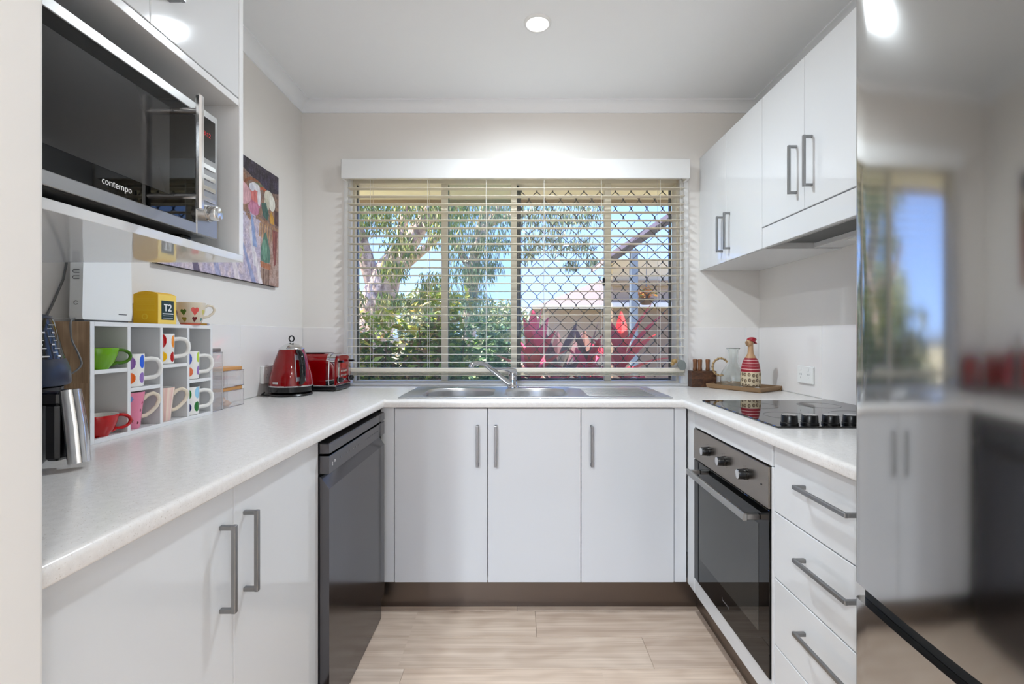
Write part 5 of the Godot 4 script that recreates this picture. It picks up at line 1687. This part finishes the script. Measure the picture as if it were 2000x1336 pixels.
# leaves strewn through an ellipsoid; droop 1 hangs them straight down
func foliage(mb: MB, c: Vector3, r: Vector3, count: int, ln: float, w: float, droop: float, cols: Array, s: int, shell := 0.5) -> void:
	var g := RandomNumberGenerator.new()
	g.seed = s
	mb.colored = true
	for i in count:
		var q := Vector3(g.randfn(), g.randfn(), g.randfn()).normalized() * pow(g.randf(), shell)
		var out := Vector3(g.randf_range(-1, 1), g.randf_range(-0.3, 0.8), g.randf_range(-1, 1)).normalized()
		var dir := out.lerp(Vector3(g.randf_range(-0.35, 0.35), -1, g.randf_range(-0.35, 0.35)), droop).normalized()
		var up := Vector3(g.randf_range(-1, 1), 0.6, g.randf_range(-1, 1)).normalized()
		if absf(up.dot(dir)) > 0.95:
			up = Vector3(1, 0.2, 0.3).normalized()
		var col: Color = cols[g.randi() % cols.size()]
		var k := g.randf_range(0.75, 1.25)
		mb.color = Color(col.r * k, col.g * k, col.b * k)
		mb.leaf(c + q * r, dir, up, ln * g.randf_range(0.7, 1.3), w * g.randf_range(0.8, 1.2))

func cordyline(label: String, at: Vector3, count: int, ln: float, w: float, mats: Array, s: int, lean: float) -> void:
	var t := thing("cordyline", label, "plant", at)
	var mb := MB.new()
	mb.tube([at, at + Vector3(0.01, 0.5, 0), at + Vector3(0, 0.95, 0)], [0.02, 0.018, 0.012], 8)
	solid(mb, "stem", M.bark_brown, t)
	var g := RandomNumberGenerator.new()
	g.seed = s
	for i in count:
		var a := TAU * i * 0.381966 + g.randf_range(-0.2, 0.2)
		var rise := lerpf(0.95, 0.15, float(i) / count) * PI / 2 * lean
		var dir := Vector3(cos(a) * cos(rise), sin(rise), sin(a) * cos(rise))
		var side := dir.cross(Vector3.UP).normalized()
		var l := ln * g.randf_range(0.8, 1.15)
		var p := at + Vector3(0, lerpf(0.98, 0.75, float(i) / count), 0)
		var blade := MB.new()
		var prev := []
		for k in 8:
			var f := k / 7.0
			var ww := w * 0.5 * sin(PI * (0.08 + 0.92 * f) * 0.97) * (1.0 if f < 0.5 else 1.0)
			var nn := side.cross(dir).normalized()
			var row := [p - side * ww + nn * ww * 0.35, p, p + side * ww + nn * ww * 0.35]
			if k > 0:
				var n1 := (nn + side * 0.3).normalized()
				var n2 := (nn - side * 0.3).normalized()
				blade.quad(prev[0], prev[1], row[1], row[0], n1, n1, n1, n1)
				blade.quad(prev[1], prev[2], row[2], row[1], n2, n2, n2, n2)
			prev = row
			p += dir * l / 7.0
			dir = (dir + Vector3.DOWN * 0.10 * (1.2 - dir.y)).normalized()
		solid(blade, "leaf", mats[g.randi() % mats.size()], t)

func outdoors() -> void:
	leafy("leaf", Color(0.5, 0.55, 0.35))
	var bi := Image.create(256, 256, false, Image.FORMAT_RGB8)
	var n1 := noise(5, 0.03, 4)
	var n2 := noise(9, 0.12, 3)
	for y in 256:
		for x in 256:
			var k := n1.get_noise_2d(x, y * 0.6)
			var c := Color(0.74, 0.66, 0.63)
			if k > 0.12: c = Color(0.87, 0.79, 0.76)
			elif k < -0.16: c = Color(0.56, 0.47, 0.45)
			var g := n2.get_noise_2d(x, y) * 0.14
			bi.set_pixel(x, y, Color(c.r + g, c.g + g, c.b + g))
	var bark := mat("bark", Color(1, 1, 1), 0.85)
	bark.albedo_texture = tex(bi)
	bark.uv1_triplanar = true
	bark.uv1_scale = Vector3(1.4, 1.4, 1.4)
	mat("bark_brown", Color(0.36, 0.27, 0.21), 0.9)
	mat("soffit", Color(0.95, 0.93, 0.82), 0.6)
	mat("fascia", Color(0.60, 0.52, 0.42), 0.5)
	mat("soil", Color(0.36, 0.29, 0.23), 0.95)
	mat("render_tan", Color(0.66, 0.59, 0.53), 0.8)
	mat("render_cream", Color(0.90, 0.84, 0.72), 0.8)
	mat("brick_brown", Color(0.50, 0.42, 0.35), 0.85)
	mat("roof_grey", Color(0.44, 0.405, 0.40), 0.8)
	mat("sheet_pink", Color(0.62, 0.56, 0.57), 0.5)
	mat("beam_dark", Color(0.24, 0.19, 0.16), 0.6)
	mat("post_grey", Color(0.40, 0.45, 0.50), 0.5)
	mat("gutter_white", Color(0.92, 0.92, 0.90), 0.4)
	mat("flower_orange", Color(0.92, 0.45, 0.12), 0.6)
	for a in [["cord_crimson", Color(0.70, 0.08, 0.18)], ["cord_red", Color(0.76, 0.03, 0.10)], ["cord_pink", Color(0.84, 0.22, 0.40)], ["cord_plum", Color(0.30, 0.17, 0.22)], ["cord_brown", Color(0.42, 0.30, 0.29)]]:
		var m := mat(a[0], a[1], 0.6, 0.0, 0.3)
		m.backlight_enabled = true
		m.backlight = Color(0.35, 0.35, 0.35)
	var G := -1.5
	# garden ground
	var gi := speckle_image(Color(0.56, 0.54, 0.42), [Color(0.40, 0.42, 0.24), Color(0.64, 0.58, 0.46)], 9000, 44)
	var gm := mat("lawn", Color(1, 1, 1), 0.95)
	triplanar(gm, tex(gi), Vector3(0.8, 0.8, 0.8))
	var o := slab("ground", -45, 45, G - 0.2, G, -40, 60, gm, self, 0.0)
	tag(o, "garden ground of soil and grass outside the window", "ground", "", "structure")
	mat("patio_concrete", Color(0.80, 0.78, 0.74), 0.9)
	o = slab("patio", -4.5, 4.0, G, -EYE - 0.06, -9.5, -3.76, M.patio_concrete, self, 0.01)
	tag(o, "pale concrete patio outside the rear glazed door", "patio", "", "structure")
	# eave over the window
	var t := thing("eave", "cream lined eave above the outside of the window", "eave", P(0, 1.0, 3.1), "", "structure")
	slab("lining", -4.0, 4.0, 1.0, 1.03, 2.785, 3.46, M.soffit, t, 0.0)
	slab("fascia_board", -4.0, 4.0, 0.975, 1.2, 3.46, 3.485, M.fascia, t, 0.0)
	slab("gutter", -4.0, 4.0, 1.05, 1.17, 3.485, 3.60, M.fascia, t, 0.01)
	slab("roof_sheet", -4.2, 4.2, 1.19, 1.22, 2.785, 3.62, M.roof_grey, t, 0.0)
	# gum tree with mottled pink bark
	var gy := [Color(0.10, 0.17, 0.05), Color(0.20, 0.25, 0.06), Color(0.30, 0.32, 0.10), Color(0.16, 0.24, 0.10), Color(0.36, 0.34, 0.16)]
	var gb := [Color(0.12, 0.20, 0.13), Color(0.19, 0.27, 0.17), Color(0.26, 0.33, 0.22), Color(0.32, 0.36, 0.26)]
	t = thing("gum_tree", "gum tree with mottled pinkish trunk outside the left pane", "tree", P(-2.2, G, 7.0))
	var mb := MB.new()
	mb.tube([P(-2.28, G, 7.0), P(-2.20, -0.5, 7.0), P(-2.12, 0.15, 7.0), P(-2.02, 0.65, 7.0), P(-1.90, 1.0, 7.0), P(-1.62, 1.36, 7.0), P(-1.40, 1.72, 7.05), P(-1.26, 2.1, 7.1), P(-1.2, 2.9, 7.1)], [0.36, 0.31, 0.28, 0.25, 0.2, 0.14, 0.12, 0.10, 0.07], 18)
	solid(mb, "trunk", bark, t)
	for b in [[[-2.05, 0.6, 7.0], [-2.22, 1.1, 6.95], [-2.34, 1.6, 6.9], [-2.42, 2.4, 6.9], 0.15], [[-1.9, 1.0, 7.0], [-1.6, 1.08, 6.9], [-1.3, 1.30, 6.85], [-0.95, 1.62, 6.8], 0.10], [[-1.7, 1.3, 7.0], [-1.72, 1.7, 7.1], [-1.62, 2.2, 7.2], [-1.66, 2.9, 7.2], 0.09], [[-1.45, 1.65, 7.0], [-1.2, 1.78, 7.1], [-0.9, 2.0, 7.2], [-0.5, 2.2, 7.3], 0.07], [[-2.1, 0.3, 7.0], [-2.4, 0.62, 6.9], [-2.7, 0.8, 6.8], [-2.9, 1.2, 6.8], 0.10]]:
		mb = MB.new()
		mb.tube([P(b[0][0], b[0][1], b[0][2]), P(b[1][0], b[1][1], b[1][2]), P(b[2][0], b[2][1], b[2][2]), P(b[3][0], b[3][1], b[3][2])], [b[4], b[4] * 0.8, b[4] * 0.6, b[4] * 0.35], 12)
		solid(mb, "branch", bark, t)
	mb = MB.new()
	var s := 100
	for c in [[-2.30, 1.75, 6.6, 0.5], [-2.45, 2.1, 6.9, 0.6], [-2.05, 2.0, 7.0, 0.5], [-1.85, 1.72, 6.7, 0.42], [-1.5, 2.05, 7.1, 0.5], [-1.15, 1.85, 6.8, 0.45], [-1.62, 1.32, 6.6, 0.30], [-1.05, 1.5, 6.7, 0.34], [-0.85, 2.1, 7.1, 0.5], [-1.22, 0.78, 6.7, 0.24], [-1.38, 0.5, 6.7, 0.22], [-1.02, 0.6, 6.7, 0.2], [-1.78, 0.52, 6.6, 0.22], [-1.88, 0.28, 6.55, 0.2], [-2.35, 0.55, 6.5, 0.26], [-1.7, 0.95, 6.5, 0.24], [-2.4, 1.2, 6.5, 0.3]]:
		foliage(mb, P(c[0], c[1], c[2]), Vector3(c[3], c[3] * 0.75, c[3]), int(230 * c[3] / 0.35), 0.13, 0.026, 0.72, gy, s)
		s += 1
	o = solid(mb, "foliage", M.leaf, t)
	o.set_meta("kind", "stuff")
	# second, bluer gum further back whose boughs hang across the middle
	t = thing("gum_tree", "blue-green weeping gum tree hanging behind the middle panes", "tree", P(-0.95, G, 9.2))
	mb = MB.new()
	mb.tube([P(-1.0, G, 9.2), P(-0.95, 0.0, 9.2), P(-0.85, 1.4, 9.2), P(-0.6, 2.6, 9.2), P(-0.4, 3.8, 9.2)], [0.17, 0.14, 0.12, 0.09, 0.05], 14)
	solid(mb, "trunk", bark, t)
	for b in [[[-0.8, 1.7], [-0.3, 2.6], [0.5, 3.0], [1.6, 2.9]], [[-0.85, 1.2], [-1.2, 1.8], [-1.5, 2.3], [-1.7, 2.9]], [[-0.7, 2.1], [-0.2, 2.3], [0.3, 2.4], [0.9, 2.35]]]:
		mb = MB.new()
		var bp := []
		for q in b: bp.append(P(q[0], q[1], 9.1))
		mb.tube(bp, [0.08, 0.06, 0.045, 0.025], 10)
		solid(mb, "branch", bark, t)
	mb = MB.new()
	for c in [[-1.15, 2.3, 0.5], [-0.75, 2.45, 0.5], [-0.3, 2.4, 0.5], [-1.1, 1.8, 0.45], [-0.65, 1.75, 0.42], [-0.35, 1.85, 0.35], [-1.1, 1.25, 0.42], [-0.75, 1.2, 0.36], [-1.05, 0.75, 0.36], [-0.72, 0.7, 0.30], [-0.5, 1.35, 0.26], [0.2, 2.35, 0.42], [0.6, 2.3, 0.42], [1.0, 2.3, 0.42], [1.4, 2.45, 0.4], [0.35, 1.85, 0.30], [0.8, 1.8, 0.32], [1.25, 1.75, 0.28], [1.45, 1.45, 0.14], [1.05, 1.4, 0.16], [0.2, 1.6, 0.2], [-0.9, 0.35, 0.3]]:
		foliage(mb, P(c[0], c[1], 9.0), Vector3(c[2], c[2] * 0.8, c[2]), int(200 * c[2] / 0.35), 0.15, 0.024, 0.85, gb, s)
		s += 1
	o = solid(mb, "foliage", M.leaf, t)
	o.set_meta("kind", "stuff")
	# trees across the street
	var far := [[-7.6, 17.0, 3.2, "broad pale tree far behind the left pane"], [-3.9, 20.0, 2.9, "round pale green tree far behind the hedge"], [-0.9, 22.5, 2.7, "low olive tree far behind the middle pane"], [1.9, 25.5, 2.5, "small far tree beside the neighbour's roof"]]
	for f in far:
		t = thing("distant_tree", f[3], "tree", P(f[0], G, f[1]), "trees across the street")
		mb = MB.new()
		mb.tube([P(f[0], G, f[1]), P(f[0] + 0.1, -0.3, f[1]), P(f[0], 0.5, f[1])], [0.18, 0.14, 0.08], 8)
		solid(mb, "trunk", M.bark_brown, t)
		mb = MB.new()
		foliage(mb, P(f[0], f[2] - 2.1, f[1]), Vector3(1.7, f[2] * 0.42, 1.2), 2600, 0.24, 0.12, 0.2, [Color(0.30, 0.36, 0.20), Color(0.40, 0.44, 0.27), Color(0.24, 0.30, 0.16), Color(0.46, 0.44, 0.32)], s, 0.4)
		s += 1
		o = solid(mb, "foliage", M.leaf, t)
		o.set_meta("kind", "stuff")
	# hedge plants close under the window
	var hc := [Color(0.13, 0.25, 0.04), Color(0.07, 0.16, 0.03), Color(0.22, 0.33, 0.05), Color(0.42, 0.43, 0.09), Color(0.26, 0.17, 0.09), Color(0.05, 0.10, 0.03)]
	var dk := [Color(0.05, 0.12, 0.05), Color(0.09, 0.18, 0.08), Color(0.03, 0.07, 0.03), Color(0.14, 0.22, 0.10)]
	var hs := [[-1.22, 3.8, 0.10, hc, "glossy yellow-green hedge shrub at the left window edge"], [-0.86, 3.9, 0.02, hc, "glossy green hedge shrub in the middle of the left pane"], [-0.60, 3.8, 0.22, hc, "taller hedge shrub beside the first mullion"], [-0.26, 4.5, 0.06, dk, "dark green shrub behind the second window pane"]]
	for f in hs:
		t = thing("hedge_shrub", f[4], "shrub", P(f[0], G, f[1]), "hedge shrubs under the window")
		for k in 4:
			mb = MB.new()
			var bx: float = f[0] + (k - 1.5) * 0.09
			mb.tube([P(f[0] + (k - 1.5) * 0.03, G, f[1]), P(bx, -0.7, f[1] - 0.03), P(bx + (k - 1.5) * 0.03, -0.15 + f[2], f[1] - 0.05)], [0.014, 0.010, 0.005], 6)
			solid(mb, "stem", M.bark_brown, t)
		mb = MB.new()
		foliage(mb, P(f[0], -0.42 + f[2] * 0.5, f[1]), Vector3(0.27, 0.40 + f[2] * 0.5, 0.24), 1500, 0.085, 0.038, 0.15, f[3], s, 0.45)
		s += 1
		for k in 6:
			foliage(mb, P(f[0] + (k - 2.5) * 0.08, -0.02 + f[2] + 0.03 * ((k * 3) % 4), f[1] - 0.05), Vector3(0.06, 0.07, 0.06), 16, 0.085, 0.034, 0.0, [Color(0.30, 0.34, 0.06), Color(0.20, 0.30, 0.05), Color(0.36, 0.30, 0.10)] if f[3] == hc else dk, s)
			s += 1
		o = solid(mb, "foliage", M.leaf, t)
		o.set_meta("kind", "stuff")
	# red-leaved cordylines
	cordyline("cordyline with broad crimson leaves behind the third pane", P(0.12, G + 0.30, 3.6), 16, 0.42, 0.12, [M.cord_crimson, M.cord_crimson, M.cord_pink], 3, 0.95)
	cordyline("dark plum leaved cordyline beside the crimson one", P(0.33, G + 0.16, 3.9), 22, 0.52, 0.11, [M.cord_plum, M.cord_brown, M.cord_plum], 4, 0.85)
	cordyline("pink tipped cordyline in the middle of the right half", P(0.55, G + 0.24, 3.75), 16, 0.36, 0.09, [M.cord_pink, M.cord_crimson, M.cord_brown], 6, 0.9)
	cordyline("tall bright red cordyline behind the last pane", P(0.80, G + 0.34, 3.6), 14, 0.48, 0.10, [M.cord_red, M.cord_red, M.cord_crimson], 8, 0.75)
	cordyline("low plum coloured cordyline at the foot of the red one", P(0.66, G + 0.02, 3.5), 16, 0.36, 0.08, [M.cord_plum, M.cord_brown], 9, 0.6)
	cordyline("low dark cordyline at the foot of the crimson one", P(0.20, G + 0.02, 3.5), 16, 0.36, 0.08, [M.cord_plum, M.cord_brown, M.cord_crimson], 12, 0.6)
	# neighbour's house behind the third pane
	t = thing("neighbour_house", "neighbouring tan house with grey hipped roof", "house", P(3.2, G, 12.5))
	slab("wall", 0.75, 6.2, G, 0.62, 11.2, 14.8, M.render_tan, t, 0.0)
	mb = MB.new()
	var e0 := P(0.35, 0.66, 10.8); var e1 := P(6.6, 0.66, 10.8); var e2 := P(6.6, 0.66, 15.2); var e3 := P(0.35, 0.66, 15.2)
	var r0 := P(2.5, 1.62, 13.0); var r1 := P(4.6, 1.62, 13.0)
	for f in [[e0, e1, r1, r0], [e2, e3, r0, r1]]:
		var nn: Vector3 = (f[1] - f[0]).cross(f[3] - f[0]).normalized()
		if nn.y < 0: nn = -nn
		mb.flat(f[0], f[1], f[2], f[3], nn)
	for f in [[e3, e0, r0], [e1, e2, r1]]:
		var nn: Vector3 = (f[1] - f[0]).cross(f[2] - f[0]).normalized()
		if nn.y < 0: nn = -nn
		mb.tri(f[0], f[1], f[2], nn, nn, nn)
	mb.flat(e0, e1, e2, e3, Vector3.DOWN)
	solid(mb, "roof", M.roof_grey, t)
	slab("gutter", 0.35, 6.6, 0.62, 0.70, 10.72, 10.80, M.gutter_white, t, 0.0)
	# porch of the nearer house at the right
	t = thing("porch_house", "cream and brown house wall with porch at the far right", "house", P(2.6, G, 8.2))
	slab("lower_wall", 1.62, 4.6, G, 0.50, 8.0, 8.2, M.brick_brown, t, 0.0)
	slab("awning_edge", 1.58, 4.6, 0.47, 0.56, 7.86, 8.0, M.gutter_white, t, 0.005)
	slab("middle_wall", 1.62, 4.6, 0.50, 0.86, 8.0, 8.2, M.render_tan, t, 0.0)
	slab("beam", 1.58, 4.6, 0.84, 0.93, 7.9, 8.0, M.fascia, t, 0.0)
	slab("upper_wall", 1.62, 4.6, 0.86, 1.30, 8.0, 8.2, M.render_cream, t, 0.0)
	mb = MB.new()
	mb.prism(PackedVector2Array([Vector2(1.30, 1.10), Vector2(2.6, 1.98), Vector2(2.6, 2.05), Vector2(1.30, 1.17)]), 1.6, Transform3D(Basis(Vector3.RIGHT, Vector3.UP, Vector3(0, 0, -1)), P(0, 0, 6.7)))
	solid(mb, "porch_roof", M.sheet_pink, t)
	mb = MB.new()
	mb.prism(PackedVector2Array([Vector2(1.30, 1.00), Vector2(2.6, 1.88), Vector2(2.6, 1.98), Vector2(1.30, 1.10)]), 0.06, Transform3D(Basis(Vector3.RIGHT, Vector3.UP, Vector3(0, 0, -1)), P(0, 0, 6.62)))
	solid(mb, "rafter", M.beam_dark, t)
	slab("post", 1.60, 1.70, G, 1.22, 6.62, 6.72, M.post_grey, t, 0.004)
	t = thing("hanging_basket", "hanging basket of orange flowers under the porch", "hanging basket", P(1.86, 0.45, 6.8))
	mb = MB.new()
	mb.lathe([[0.0001, 0.0], [0.06, 0.0], [0.11, 0.06], [0.115, 0.09]], 20, Transform3D(Basis(), P(1.86, 0.45, 6.8)))
	solid(mb, "basket", M.bark_brown, t)
	mb = MB.new()
	foliage(mb, P(1.86, 0.60, 6.8), Vector3(0.15, 0.09, 0.15), 120, 0.07, 0.04, 0.1, [Color(0.80, 0.26, 0.05), Color(0.85, 0.40, 0.08), Color(0.75, 0.18, 0.03), Color(0.12, 0.2, 0.05)], s)
	o = solid(mb, "flowers", M.leaf, t)
	o.set_meta("kind", "stuff")
	mb = MB.new()
	mb.tube([P(1.86, 0.60, 6.8), P(1.88, 1.36, 6.8)], 0.006, 6)
	solid(mb, "chain", M.post_grey, t)
